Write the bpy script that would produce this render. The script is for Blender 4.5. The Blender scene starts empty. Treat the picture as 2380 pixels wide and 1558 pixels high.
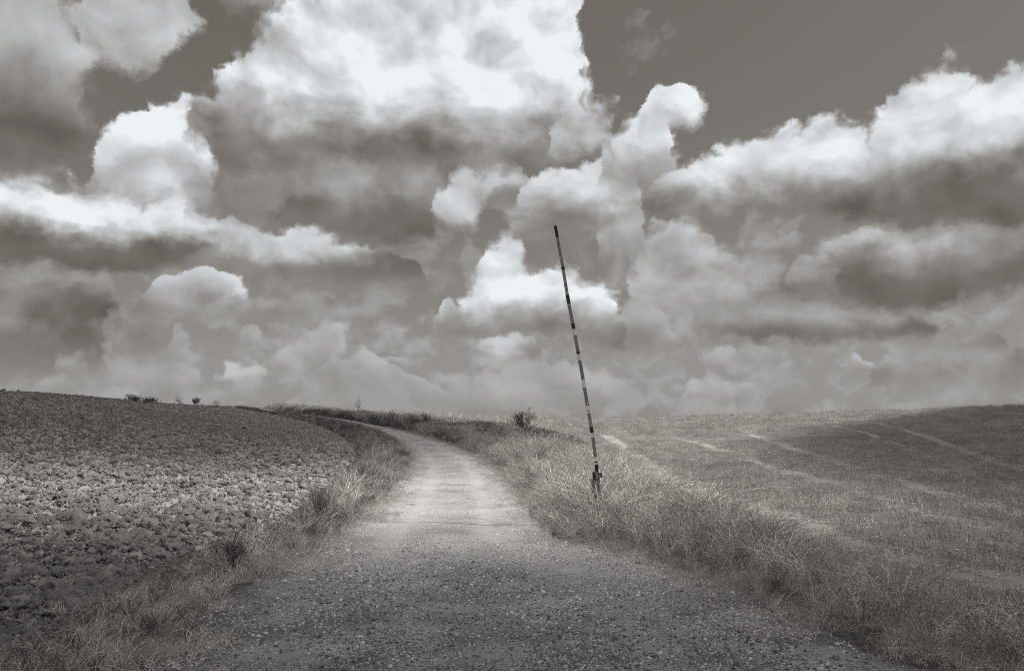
import bpy, bmesh, math, random
import numpy as np
from mathutils import Vector, Matrix, Euler, noise as mnoise

random.seed(7)
RNG = np.random.default_rng(11)
R = math.radians
scene = bpy.context.scene
COL = scene.collection

# ------------------------------------------------------------------ camera
CAM_H = 1.9                       # eye height above the road
PITCH = R(6.35)
FPX = 1850.0                      # focal length in pixels of a 2379 px wide picture (28 mm on 36 mm)
CX, CY = 1189.5, 779.0
cam_d = bpy.data.cameras.new('camera')
cam_d.lens = 28.0
cam_d.sensor_width = 36.0
cam_d.clip_start = 0.1
cam_d.clip_end = 8000.0
cam = bpy.data.objects.new('camera', cam_d)
cam.location = (0, 0, CAM_H)
cam.rotation_euler = (R(90) + PITCH, 0, 0)
COL.objects.link(cam)
scene.camera = cam

def pix_dir(x, y):
    """direction of a picture point (2379 x 1558 px) in the world"""
    dx = (np.asarray(x, float) - CX) / FPX
    dz = (CY - np.asarray(y, float)) / FPX
    cp, sp = math.cos(PITCH), math.sin(PITCH)
    return dx, cp - dz * sp, sp + dz * cp

def pix_azel(x, y):
    a, b, c = pix_dir(x, y)
    return np.arctan2(a, b), np.arctan2(c, np.hypot(a, b))

# ------------------------------------------------------------------ sun and exposure
SUN_EL, SUN_AZ = R(62), R(103)     # azimuth clockwise from the viewing direction: from the right, a touch behind
SUN_DIR = Vector((math.cos(SUN_EL) * math.sin(SUN_AZ), math.cos(SUN_EL) * math.cos(SUN_AZ), math.sin(SUN_EL)))
sun_d = bpy.data.lights.new('sun', 'SUN')
sun_d.energy = 5.0
sun_d.angle = R(0.53)
sun_d.color = (1.0, 0.985, 0.965)
sun = bpy.data.objects.new('sun', sun_d)
sun.rotation_euler = SUN_DIR.to_track_quat('Z', 'Y').to_euler()
sun.location = SUN_DIR * 50
COL.objects.link(sun)
scene.view_settings.view_transform = 'Standard'
scene.view_settings.look = 'None'
scene.view_settings.exposure = 0.0
scene.view_settings.gamma = 1.0
scene.view_settings.use_curve_mapping = False
scene.cycles.filter_width = 1.05
scene.cycles.max_bounces = 5
scene.cycles.diffuse_bounces = 2
scene.cycles.glossy_bounces = 1
scene.cycles.transmission_bounces = 2
scene.cycles.transparent_max_bounces = 8
scene.cycles.volume_bounces = 0
scene.cycles.use_denoising = False
scene.cycles.use_adaptive_sampling = True
scene.cycles.adaptive_threshold = 0.01
scene.cycles.adaptive_min_samples = 12

# ------------------------------------------------------------------ sky: Nishita air, toned grey, and cumulus fields
world = bpy.data.worlds.new('World')
scene.world = world
world.use_nodes = True
WN, WL = world.node_tree.nodes, world.node_tree.links
WN.clear()

def wset(sock, v):
    if hasattr(v, 'is_output') or isinstance(v, bpy.types.NodeSocket):
        WL.new(v, sock)
    else:
        sock.default_value = v

def wm(op, a, b=0.0, c=0.0, clamp=False):
    n = WN.new('ShaderNodeMath')
    n.operation = op
    n.use_clamp = clamp
    wset(n.inputs[0], a)
    wset(n.inputs[1], b)
    wset(n.inputs[2], c)
    return n.outputs[0]

def wmap(v, f0, f1, t0=0.0, t1=1.0, smooth=True):
    n = WN.new('ShaderNodeMapRange')
    n.interpolation_type = 'SMOOTHSTEP' if smooth else 'LINEAR'
    n.clamp = True
    wset(n.inputs[0], v)
    for k, q in enumerate((f0, f1, t0, t1)):
        wset(n.inputs[1 + k], q)
    return n.outputs[0]

def wxyz(x, y, z=0.0):
    n = WN.new('ShaderNodeCombineXYZ')
    for k, q in enumerate((x, y, z)):
        wset(n.inputs[k], q)
    return n.outputs[0]

def wnoise(vec, scale, detail, rough=0.55, lac=2.0, dist=0.0, colour=False):
    n = WN.new('ShaderNodeTexNoise')
    n.noise_dimensions = '2D'
    WL.new(vec, n.inputs['Vector'])
    n.inputs['Scale'].default_value = scale
    n.inputs['Detail'].default_value = detail
    n.inputs['Roughness'].default_value = rough
    n.inputs['Lacunarity'].default_value = lac
    n.inputs['Distortion'].default_value = dist
    return n.outputs['Color' if colour else 'Fac']

def wvoro(vec, scale, detail, rough=0.5):
    n = WN.new('ShaderNodeTexVoronoi')
    n.voronoi_dimensions = '2D'
    n.feature = 'SMOOTH_F1'
    n.normalize = True
    WL.new(vec, n.inputs['Vector'])
    n.inputs['Scale'].default_value = scale
    n.inputs['Detail'].default_value = detail
    n.inputs['Roughness'].default_value = rough
    n.inputs['Smoothness'].default_value = 0.35
    return n.outputs['Distance']

tc = WN.new('ShaderNodeTexCoord')
sep = WN.new('ShaderNodeSeparateXYZ')
WL.new(tc.outputs['Generated'], sep.inputs[0])
dX, dY, dZ = sep.outputs
AZ = wm('ARCTAN2', dX, dY)
EL = wm('ARCSINE', dZ)
SKY_HALF = R(36.5)
# the field of clouds in view goes on round the horizon, mirrored at either end
U = wm('SUBTRACT', wm('PINGPONG', wm('ADD', AZ, SKY_HALF), 2 * SKY_HALF), SKY_HALF)
K = 1.0 / FPX

P2 = wxyz(AZ, wm('MULTIPLY', EL, 1.2))
nLo = wnoise(P2, 8.0, 3.0, 0.5, colour=True)
nHi = wnoise(P2, 30.0, 8.0, 0.66, colour=True)
sLo = WN.new('ShaderNodeSeparateXYZ'); WL.new(nLo, sLo.inputs[0])
sHi = WN.new('ShaderNodeSeparateXYZ'); WL.new(nHi, sHi.inputs[0])
def cen(s): return wm('SUBTRACT', s, 0.5)
lox, loy, loz = (cen(s) for s in sLo.outputs)
hix, hiy, hiz = (cen(s) for s in sHi.outputs)
# billows lit from above: the same field sampled a little towards the light
bx_ = wm('MULTIPLY_ADD', lox, 0.05, AZ)
by_ = wm('MULTIPLY_ADD', loy, 0.05, wm('MULTIPLY', EL, 1.3))
b0 = wnoise(wxyz(bx_, by_), 10.0, 4.0, 0.46)
b1 = wnoise(wxyz(wm('ADD', bx_, 0.012), wm('ADD', by_, 0.026)), 10.0, 4.0, 0.46)
vx_ = wm('MULTIPLY_ADD', hix, 0.030, bx_)
vy_ = wm('MULTIPLY_ADD', hiy, 0.030, by_)
v0 = wvoro(wxyz(vx_, vy_), 24.0, 2.0, 0.55)
v1 = wvoro(wxyz(wm('ADD', vx_, 0.003), wm('ADD', vy_, 0.011)), 24.0, 2.0, 0.55)
SH = wm('MULTIPLY_ADD', wm('SUBTRACT', v1, v0), 0.24, wm('SUBTRACT', b0, b1))   # + on upper sides of billows
PUFF = wm('SUBTRACT', 0.36, v0)
BL = wm('MULTIPLY_ADD', loz, 0.8, cen(b0))
RAG = wm('MULTIPLY_ADD', PUFF, 2.0, wm('MULTIPLY_ADD', cen(b0), 0.5, wm('MULTIPLY', hiz, 0.7)))   # ragged edges
SM = wmap(wm('MULTIPLY_ADD', lox, 0.7, loz), -0.16, 0.16, 0.5, 2.2)    # crisp here, fraying there
UW = {}
for key, klo, khi in (('L', 0.045, 0.036), ('M', 0.024, 0.030), ('S', 0.010, 0.022)):
    UW[key] = (wm('MULTIPLY_ADD', hix, khi, wm('MULTIPLY_ADD', lox, klo, U)),
               wm('MULTIPLY_ADD', hiy, khi, wm('MULTIPLY_ADD', loy, klo * 0.8, EL)))

sky = WN.new('ShaderNodeTexSky')
sky.sky_type = 'NISHITA'
sky.sun_disc = False
sky.sun_elevation = SUN_EL
sky.sun_rotation = SUN_AZ
sky.air_density = 1.0
sky.dust_density = 1.6
skybw = WN.new('ShaderNodeRGBToBW')
WL.new(sky.outputs[0], skybw.inputs[0])
# air brightness, in display tone (clouds are mixed in the same tone, then turned into light)
air = wm('MINIMUM', wm('POWER', wm('MULTIPLY', skybw.outputs[0], 0.047), 0.38), 0.66)

def composite(t, lum, a):
    return wm('MULTIPLY_ADD', a, wm('SUBTRACT', lum, t), t)

# cumulus overhead, above the picture: the same kind of cloud seen from below
PZ = wm('MAXIMUM', dZ, 0.12)
Pp = wxyz(wm('DIVIDE', dX, PZ), wm('DIVIDE', dY, PZ))
ov = wnoise(Pp, 1.3, 6.0, 0.55)
ovA = wm('MULTIPLY', wmap(ov, 0.46, 0.60), wmap(EL, R(27), R(34)))
high = composite(air, wmap(ov, 0.48, 0.72, 0.82, 0.48), ovA)
# far small cumulus along the horizon
hy_ = wm('MULTIPLY_ADD', EL, 1.2, 1.9)
hx_ = wm('MULTIPLY_ADD', lox, 0.05, AZ)
hz = wnoise(wxyz(hx_, hy_), 21.0, 7.0, 0.55)
hz2 = wnoise(wxyz(hx_, wm('ADD', hy_, 0.014)), 21.0, 5.0, 0.55)
hzA = wm('MULTIPLY', wmap(hz, 0.36, 0.60, 0.0, 0.8), wmap(EL, R(15.0), R(5.0)))
hzL = wm('MULTIPLY_ADD', wm('SUBTRACT', hz, hz2), 0.22, wmap(hz, 0.42, 0.70, 0.565, 0.64))
low = composite(high, hzL, hzA)
# loose puffs in the middle sky
pm = wnoise(wxyz(wm('MULTIPLY_ADD', lox, 0.08, wm('ADD', AZ, 5.3)), wm('MULTIPLY_ADD', EL, 1.15, wm('MULTIPLY', loy, 0.08))), 13.0, 7.0, 0.54)
pmA = wm('MULTIPLY', wmap(pm, 0.46, 0.58, 0.0, 0.5), wm('MULTIPLY', wmap(EL, R(4.0), R(7.0)), wmap(EL, R(20.0), R(14.0))))
low = composite(low, wm('MULTIPLY_ADD', SH, 0.20, wmap(pm, 0.46, 0.66, 0.575, 0.66)), pmA)

CURVE_STEP = 0.006
# one cloud as a node group: outline, soft base, light from above
def make_group():
    global WN, WL
    g = bpy.data.node_groups.new('cumulus', 'ShaderNodeTree')
    names = ['Tone', 'T', 'T2', 'B', 'V', 'Rag', 'Shade', 'Billow', 'SoftMod', 'edge', 'soft', 'rag', 'alpha', 'eDark', 'eBright',
             'lDark', 'lBright', 'sh', 'bl']
    for nm in names:
        g.interface.new_socket(nm, in_out='INPUT', socket_type='NodeSocketFloat')
    g.interface.new_socket('Tone', in_out='OUTPUT', socket_type='NodeSocketFloat')
    keep = WN, WL
    WN, WL = g.nodes, g.links
    gi = WN.new('NodeGroupInput'); go = WN.new('NodeGroupOutput')
    I = {nm: gi.outputs[k] for k, nm in enumerate(names)}
    rg = wm('MULTIPLY', wm('MULTIPLY', I['Rag'], I['rag']), wm('MULTIPLY_ADD', I['SoftMod'], 0.7, 0.6))
    edge = wm('MULTIPLY', I['edge'], I['SoftMod'])
    up = wm('MULTIPLY_ADD', rg, 0.7, wm('SUBTRACT', I['V'], I['B']))
    slope = wm('MULTIPLY', wm('SUBTRACT', I['T2'], I['T']), 1.0 / CURVE_STEP)
    norm = wm('SQRT', wm('MULTIPLY_ADD', slope, slope, 1.0))
    h = wm('ADD', rg, wm('DIVIDE', wm('SUBTRACT', I['T'], I['V']), norm))      # distance to the outline, steep sides too
    nsoft = wm('MULTIPLY', I['soft'], -1.0)
    a = wm('MULTIPLY', wmap(h, 0.0, edge), wmap(up, nsoft, I['soft'], 0.0, I['alpha']))
    lv = wm('MULTIPLY_ADD', I['Billow'], 60 * K, wm('MULTIPLY_ADD', I['Rag'], 14 * K, I['V']))
    lum = wmap(lv, I['eDark'], I['eBright'], I['lDark'], I['lBright'])
    lum = wm('MULTIPLY_ADD', wm('MULTIPLY', I['Shade'], wm('MULTIPLY_ADD', lum, 1.7, -0.5)), I['sh'], lum)   # billows show where the sun is on them
    lum = wm('MINIMUM', wm('MULTIPLY_ADD', I['Billow'], I['bl'], lum), 0.945)
    WL.new(composite(I['Tone'], lum, a), go.inputs[0])
    WN, WL = keep
    return g, names

CUMULUS, CNAMES = make_group()
CLOUDS = []

def cloud(top, base, ltop, lbase, bright, dark=None, w='M', edge=26, soft=25, rag=20, alpha=1.0, sh=1.0, bl=0.16):
    """top: picture points of the upper outline; base: y or [(x,y)..] of the underside; between the heights
    dark and bright the cloud goes from its shaded base (lbase) to its sunlit top (ltop)"""
    CLOUDS.append(dict(top=top, base=base, ltop=ltop, lbase=lbase, bright=bright, dark=dark, w=w, edge=edge,
                       soft=soft, rag=rag, alpha=alpha, sh=sh, bl=bl))

def az_el_curve(pp, drop=None):
    az, el = pix_azel([p[0] for p in pp], [p[1] for p in pp])
    az, el = list(map(float, az)), list(map(float, el))
    if drop is not None:
        # clouds that leave the picture go on beyond it; the others end
        l, r = az[0] < -R(33.3), az[-1] > R(33.3)
        az, el = ([-0.74] if l else [az[0] - 0.05]) + az + ([0.74] if r else [az[-1] + 0.05]), \
            [el[0] if l else drop] + el + [el[-1] if r else drop]
    for i in range(1, len(az)):
        az[i] = max(az[i], az[i - 1] + 0.0012)
    return az, el

def curve_node(uw, az, el, twice=False):
    u0, u1 = az[0], az[-1]
    e0, e1 = min(el) - 0.001, max(el) + 0.001
    n = WN.new('ShaderNodeFloatCurve')
    cm = n.mapping
    c = cm.curves[0]
    for i in range(len(az)):
        x, y = (az[i] - u0) / (u1 - u0), (el[i] - e0) / (e1 - e0)
        if i == 0: c.points[0].location = (x, y)
        elif i == len(az) - 1: c.points[len(c.points) - 1].location = (x, y)
        else: c.points.new(x, y)
    for q in c.points: q.handle_type = 'VECTOR'
    cm.update()
    def look(c_node, u):
        WL.new(wmap(u, u0, u1, smooth=False), c_node.inputs['Value'])
        return wm('MULTIPLY_ADD', c_node.outputs[0], e1 - e0, e0)
    if not twice: return look(n, uw)
    n2 = WN.new('ShaderNodeFloatCurve')
    c2 = n2.mapping.curves[0]
    for i, q in enumerate(c.points):
        if i == 0: c2.points[0].location = q.location
        elif i == len(c.points) - 1: c2.points[len(c2.points) - 1].location = q.location
        else: c2.points.new(*q.location)
    for q in c2.points: q.handle_type = 'VECTOR'
    n2.mapping.update()
    return look(n, wm('SUBTRACT', uw, CURVE_STEP / 2)), look(n2, wm('ADD', uw, CURVE_STEP / 2))

def add_cloud(tone, c):
    uw, vw = UW[c['w']]
    top, base = c['top'], c['base']
    xm = 0.5 * (top[0][0] + top[-1][0])
    el_at = lambda y: float(pix_azel(xm, y)[1])
    flat = not isinstance(base, (list, tuple))
    ybm = base if flat else max(p[1] for p in base)
    T, T2 = curve_node(uw, *az_el_curve(top, drop=el_at(ybm + 160) - 0.20), twice=True)
    B = el_at(base) if flat else curve_node(uw, *az_el_curve(base))
    n = WN.new('ShaderNodeGroup')
    n.node_tree = CUMULUS
    vals = dict(Tone=tone, T=T, T2=T2, B=B, V=vw, Rag=RAG, Shade=SH, Billow=BL, SoftMod=SM, edge=c['edge'] * K, soft=c['soft'] * K,
                rag=c['rag'] * K, alpha=c['alpha'], eDark=el_at(ybm if c['dark'] is None else c['dark']),
                eBright=el_at(c['bright']), lDark=c['lbase'] / 255.0, lBright=c['ltop'] / 255.0,
                sh=0.42 * c['sh'], bl=c['bl'])
    for k, nm in enumerate(CNAMES):
        wset(n.inputs[k], vals[nm])
    return n.outputs[0]

#CLOUDS
# ---- far, low clouds first
_cr = np.random.default_rng(21)
for _k in range(11):
    _x = 40 + _k * 215 + _cr.uniform(-45, 45); _w = _cr.uniform(70, 190); _y = _cr.uniform(800, 925); _h = _w * _cr.uniform(.22, .38)
    _n = 8
    _t = [(_x + _w * i / _n, _y - _h * math.sin(math.pi * (i + .5) / (_n + 1)) * _cr.uniform(.6, 1.15)) for i in range(_n + 1)]
    cloud(_t, _y + 6, _cr.uniform(180, 196), _cr.uniform(142, 152), _y - _h * .75, w='S', soft=16, edge=9, rag=13, alpha=_cr.uniform(.75, 1), sh=1.1)
cloud([(150, 850), (240, 815), (330, 800), (400, 815), (470, 850)], 905, 165, 145, 830, w='S', edge=12, rag=15, alpha=.75, soft=30)
cloud([(585, 838), (620, 822), (645, 806), (680, 788), (710, 760), (740, 745), (800, 748), (812, 800)], [(600, 835), (700, 870), (780, 850), (830, 820)], 182, 150, 770, w='S', soft=30, edge=12, rag=15, alpha=.9)
cloud([(655, 935), (690, 905), (742, 835), (770, 818), (800, 822), (835, 812), (870, 830), (905, 842), (940, 862), (1010, 895)], 945, 180, 150, 830, w='S', edge=12, rag=15, soft=35, alpha=.9)
cloud([(490, 915), (515, 890), (540, 868), (600, 865), (615, 890)], 925, 175, 155, 875, w='S', soft=30, edge=12, rag=15, alpha=.7)
cloud([(1010, 915), (1130, 850), (1200, 830), (1290, 838), (1400, 850), (1480, 900)], 945, 172, 152, 860, w='S', edge=12, rag=15, alpha=.7, soft=35)
cloud([(1580, 905), (1610, 870), (1650, 860), (1700, 878), (1745, 865), (1765, 905)], 922, 186, 155, 870, w='S', soft=30, edge=12, rag=15)
cloud([(1780, 870), (1820, 832), (1850, 828), (1870, 860)], 890, 176, 150, 840, w='S', soft=30, edge=12, rag=15, alpha=.9)
cloud([(2000, 930), (2020, 900), (2050, 895), (2065, 920)], 935, 178, 155, 905, w='S', soft=30, edge=12, rag=15, alpha=.8)
cloud([(1630, 820), (1660, 805), (1700, 815), (1720, 835)], 845, 176, 155, 812, w='S', soft=30, edge=12, rag=15, alpha=.8)
cloud([(1710, 825), (1740, 790), (1790, 800), (1820, 830)], 845, 176, 150, 800, w='S', soft=30, edge=12, rag=15, alpha=.8)
cloud([(2020, 850), (2080, 800), (2150, 770), (2260, 775), (2320, 830)], 890, 168, 120, 800, 885, w='S', edge=12, rag=15, soft=30)
cloud([(2040, 800), (2120, 745), (2240, 740), (2330, 770)], 815, 172, 130, 752, 810, w='S', edge=12, rag=15, soft=22, alpha=.9)
cloud([(2290, 860), (2350, 800), (2440, 780), (2500, 790)], 900, 135, 108, 790, 860, w='M', soft=50, edge=90, alpha=.8)
# left, dark lower bank
cloud([(-60, 640), (60, 645), (180, 640), (260, 655), (300, 720), (330, 800)], [(-90, 880), (150, 850), (250, 860), (380, 790)], 132, 96, 640, 790, w='L', soft=60, edge=90, alpha=1, sh=.6)
cloud([(110, 870), (130, 820), (180, 810), (210, 845)], 865, 168, 140, 820, w='S', soft=30, edge=12, rag=15, alpha=.8)
cloud([(260, 770), (330, 745), (400, 760), (430, 800)], 828, 140, 116, 760, w='S', soft=30, edge=12, rag=15, alpha=.8)
cloud([(370, 790), (395, 748), (430, 752), (450, 785)], 815, 175, 150, 755, w='S', soft=30, edge=12, rag=15, alpha=.9)
cloud([(540, 800), (555, 750), (590, 742), (600, 790)], 810, 178, 150, 755, w='S', soft=30, edge=12, rag=15, alpha=.8)
cloud([(305, 700), (325, 670), (370, 640), (430, 622), (500, 628), (545, 645), (570, 690)], 728, 198, 150, 645, 725, w='S', edge=12, rag=15, soft=22)
cloud([(540, 690), (620, 670), (760, 690), (830, 740)], 740, 158, 145, 680, w='M', alpha=.6, soft=40)
cloud([(600, 780), (650, 742), (690, 750), (720, 790)], 792, 168, 140, 750, w='S', soft=30, edge=12, rag=15, alpha=.7)
# middle gap and the bright cumulus behind the barrier arm
cloud([(1460, 640), (1465, 570), (1490, 525), (1530, 500), (1590, 512), (1680, 560), (1760, 570), (1840, 600), (1900, 700)], [(1420, 690), (1560, 735), (1700, 720), (1930, 680)], 184, 150, 560, 720, w='M', soft=45)
cloud([(1420, 780), (1440, 700), (1480, 650), (1520, 700), (1560, 760)], 830, 168, 150, 700, w='M', soft=45, alpha=.7)
cloud([(1098, 650), (1108, 600), (1120, 565), (1150, 548), (1168, 530), (1192, 518), (1206, 560), (1230, 620)], 690, 205, 180, 560, w='S', soft=30, edge=12, rag=15)
cloud([(1062, 690), (1078, 655), (1110, 632), (1160, 628), (1220, 622), (1290, 612), (1335, 622), (1365, 640), (1392, 645), (1415, 672), (1436, 720), (1446, 790)], [(1030, 768), (1250, 772), (1360, 778), (1480, 830)], 240, 134, 668, 775, w='S', soft=24, edge=20, sh=1.2)
cloud([(1003, 735), (1018, 700), (1040, 690), (1060, 720)], 772, 190, 150, 705, 770, w='S', soft=30, edge=12, rag=15)
cloud([(1040, 820), (1080, 785), (1140, 775), (1200, 772), (1240, 785), (1255, 812)], 832, 188, 138, 785, 830, w='S', edge=12, rag=15, soft=14)
# right, dark banks below the big cloud
cloud([(1600, 760), (1700, 705), (1850, 680), (2000, 690), (2120, 720), (2240, 760)], [(1560, 770), (1750, 795), (1900, 798), (2100, 780), (2280, 760)], 152, 110, 690, 775, w='M', soft=16, edge=50, sh=.5)
cloud([(1740, 650), (1850, 560), (1960, 530), (2040, 500), (2150, 510), (2290, 490), (2420, 500)], [(1700, 690), (1900, 690), (2040, 718), (2200, 700), (2450, 660)], 186, 106, 505, 640, w='M', soft=20, edge=40, sh=.8)
cloud([(1720, 590), (1750, 545), (1840, 520), (1880, 560)], 610, 190, 150, 540, w='M', alpha=.6, soft=40)
cloud([(1820, 640), (1850, 590), (1900, 580), (1950, 620)], 660, 185, 150, 590, w='S', edge=12, rag=15, alpha=.55, soft=30)
# left bright band with its dark underside, and its tail
cloud([(430, 540), (470, 505), (520, 500), (580, 520), (640, 540), (690, 516), (730, 520), (790, 560), (870, 570), (930, 585), (965, 600), (985, 640)], [(400, 600), (560, 600), (700, 655), (860, 662), (1000, 650)], 205, 124, 545, 630, w='S', edge=12, rag=15, soft=22, sh=.9)
cloud([(-60, 385), (40, 392), (150, 398), (250, 425), (340, 440), (380, 435), (440, 430), (462, 462), (500, 510), (520, 560)], [(-90, 600), (80, 612), (220, 640), (340, 630), (470, 590), (560, 570)], 232, 104, 490, 585, w='M', soft=14, edge=26)
cloud([(212, 340), (222, 308), (255, 274), (300, 258), (330, 246), (352, 232), (392, 214), (428, 206), (452, 245), (470, 300), (500, 400)], [(190, 420), (330, 470), (520, 480)], 236, 190, 290, 440, w='S', soft=45, edge=14, sh=1.1)
# under the central cloud: dark shelf and the torn pieces beside it
cloud([(430, 420), (520, 370), (640, 345), (900, 330), (1010, 360), (1060, 420)], [(420, 480), (600, 520), (900, 470), (1080, 440)], 156, 138, 340, 470, w='L', soft=45, edge=60, sh=.8)
cloud([(990, 500), (1005, 455), (1045, 410), (1078, 378), (1140, 368), (1205, 380), (1222, 400)], [(970, 480), (1050, 530), (1105, 510), (1150, 445), (1250, 420)], 200, 172, 400, 520, w='S', edge=12, rag=15, soft=20, sh=1.2)
cloud([(600, 490), (640, 430), (740, 400), (860, 405), (950, 420), (1000, 470)], [(580, 500), (700, 525), (850, 552), (1020, 545)], 162, 110, 400, 495, w='M', soft=14, edge=50, sh=.7)
cloud([(1385, 540), (1420, 500), (1470, 470), (1495, 510)], 590, 186, 155, 490, w='S', soft=30, edge=12, rag=15, alpha=.9)
cloud([(1178, 490), (1200, 440), (1228, 408), (1262, 392), (1340, 378), (1400, 350), (1460, 360), (1480, 430)], [(1150, 540), (1250, 565), (1350, 560), (1420, 520), (1520, 470)], 216, 132, 430, 550, w='S', edge=12, rag=15, soft=22, sh=1.1)
cloud([(1390, 330), (1415, 300), (1445, 278), (1478, 255), (1530, 250), (1560, 310), (1572, 372)], [(1360, 410), (1480, 440), (1590, 420)], 222, 172, 290, 400, w='S', soft=45, edge=16)
cloud([(1476, 262), (1486, 222), (1508, 203), (1540, 200), (1568, 186), (1606, 188), (1628, 222), (1634, 262)], [(1450, 335), (1530, 318), (1575, 285), (1660, 272)], 236, 205, 215, 285, w='S', edge=14, soft=18)
# the big cloud on the right
cloud([(1490, 440), (1530, 402), (1600, 372), (1650, 350), (1700, 322), (1770, 308), (1830, 290), (1880, 265), (1930, 276), (1985, 280), (2012, 286), (2030, 240), (2060, 205), (2110, 185), (2150, 142), (2190, 120), (2232, 145), (2258, 190), (2290, 184), (2340, 150), (2379, 128), (2440, 120)], [(1450, 480), (1650, 500), (1850, 470), (2000, 510), (2200, 515), (2470, 520)], 222, 112, 345, 485, w='S', soft=22, edge=18, rag=24, sh=1.1, bl=.2)
cloud([(1960, 440), (2060, 400), (2180, 395), (2300, 430), (2450, 400)], [(1900, 480), (2100, 508), (2450, 512)], 130, 104, 400, 480, w='M', alpha=.8, soft=16, edge=60, sh=.4)
# the great central cloud
cloud([(425, 240), (440, 205), (480, 185), (520, 130), (556, 92), (596, 44), (640, 14), (700, -30), (760, -90), (1000, -100), (1120, -100), (1330, -90), (1352, 50), (1350, 140), (1378, 205), (1415, 262), (1432, 320)], [(400, 300), (520, 345), (700, 372), (1000, 378), (1250, 385), (1340, 360), (1460, 340)], 224, 124, 195, 362, w='M', soft=24, edge=34, rag=32, sh=1.2, bl=.34)
cloud([(1270, 260), (1300, 190), (1345, 165), (1385, 220), (1420, 270)], [(1240, 330), (1330, 350), (1440, 330)], 226, 200, 200, 330, w='M', alpha=.8, soft=40, edge=40)
# upper left
cloud([(-60, -90), (150, -80), (190, 10), (206, 60), (216, 130), (236, 215), (240, 280)], [(-90, 385), (80, 378), (180, 330), (260, 280)], 172, 108, 70, 330, w='M', soft=30, edge=34, sh=.8)
cloud([(478, 10), (520, -70), (640, -80), (665, 0)], [(450, 8), (540, 22), (690, 10)], 165, 145, -40, 20, w='M', soft=22, edge=26, rag=34, alpha=.7)
cloud([(165, 40), (200, -80), (420, -80), (462, 10), (480, 40)], [(150, 110), (270, 148), (335, 160), (390, 118), (445, 60), (500, 20)], 188, 165, 20, 150, w='M', soft=22, edge=24, rag=34, alpha=.92)
cloud([(1440, 95), (1470, 60), (1500, 35), (1530, 70), (1540, 100)], 118, 165, 150, 60, w='M', alpha=.35, soft=18, edge=40, rag=60)

# display tone -> light, with the warm-shadow / cool-highlight toning of the print
def to_light(tone):
    tone = wm('MAXIMUM', tone, 0.02)
    lin = wm('POWER', tone, 2.2)
    ramp = WN.new('ShaderNodeMix'); ramp.data_type = 'RGBA'
    wset(ramp.inputs[0], wmap(tone, 0.40, 0.76, smooth=False))
    ramp.inputs[6].default_value = (1.10, 1.0, 0.89, 1)
    ramp.inputs[7].default_value = (0.965, 1.004, 1.02, 1)
    vm = WN.new('ShaderNodeVectorMath'); vm.operation = 'SCALE'
    WL.new(ramp.outputs[2], vm.inputs[0])
    WL.new(lin, vm.inputs['Scale'])
    bg = WN.new('ShaderNodeBackground')
    WL.new(vm.outputs[0], bg.inputs[0])
    return bg.outputs[0]

def mix_shader(fac, a, b):
    n = WN.new('ShaderNodeMixShader')
    WL.new(fac, n.inputs[0]); WL.new(a, n.inputs[1]); WL.new(b, n.inputs[2])
    return n.outputs[0]

# the sky is worked out in sectors so that each ray only meets the clouds near it
def sector(u0, u1):
    t = low
    for c in CLOUDS:
        az, _ = az_el_curve(c['top'], drop=0.0)
        if az[-1] > u0 - 0.016 and az[0] < u1 + 0.016:
            t = add_cloud(t, c)
    return to_light(composite(t, 0.645, wmap(EL, R(8.5), R(-0.5), 0.0, 0.52)))     # hazy air low down
cuts = [-0.30, 0.0, 0.27]
lims = [-9.0] + cuts + [9.0]
secs = [sector(lims[i], lims[i + 1]) for i in range(len(lims) - 1)]
shader = secs[0]
lo_pair = mix_shader(wm('GREATER_THAN', U, cuts[0]), secs[0], secs[1])
hi_pair = mix_shader(wm('GREATER_THAN', U, cuts[2]), secs[2], secs[3])
shader = mix_shader(wm('GREATER_THAN', U, cuts[1]), lo_pair, hi_pair)
shader = mix_shader(wm('GREATER_THAN', EL, R(36)), shader, to_light(high))
below = WN.new('ShaderNodeBackground')
below.inputs[0].default_value = (0.20, 0.19, 0.18, 1)
shader = mix_shader(wm('LESS_THAN', EL, R(-0.5)), shader, below.outputs[0])
wout = WN.new('ShaderNodeOutputWorld')
WL.new(shader, wout.inputs[0])
world.cycles.sampling_method = 'NONE'

# ================================================================== terrain
def fade(t): return t * t * t * (t * (t * 6 - 15) + 10)
def sstep(a, b, x):
    t = np.clip((np.asarray(x, float) - a) / (b - a), 0, 1)
    return t * t * (3 - 2 * t)

_perm = np.random.default_rng(5).permutation(512)
_perm = np.concatenate([_perm, _perm])
_gang = np.random.default_rng(6).uniform(0, 2 * np.pi, 512)
def perlin(x, y):
    xi = np.floor(x).astype(int); yi = np.floor(y).astype(int)
    xf, yf = x - xi, y - yi
    u, v = fade(xf), fade(yf)
    def g(ix, iy, fx, fy):
        a = _gang[_perm[(_perm[ix & 511] + iy) & 511]]
        return np.cos(a) * fx + np.sin(a) * fy
    n00, n10 = g(xi, yi, xf, yf), g(xi + 1, yi, xf - 1, yf)
    n01, n11 = g(xi, yi + 1, xf, yf - 1), g(xi + 1, yi + 1, xf - 1, yf - 1)
    return (n00 * (1 - u) + n10 * u) * (1 - v) + (n01 * (1 - u) + n11 * u) * v
def fbm(x, y, f, octs=4, gain=0.5, billow=False):
    s = np.zeros(np.shape(x)); a = 1.0; tot = 0
    for o in range(octs):
        n = perlin(x * f + 17.3 * o, y * f - 9.1 * o)
        s += a * ((np.abs(n) * 2 - 0.5) if billow else n * 1.5)
        tot += a; a *= gain; f *= 2.03
    return s / tot

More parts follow.
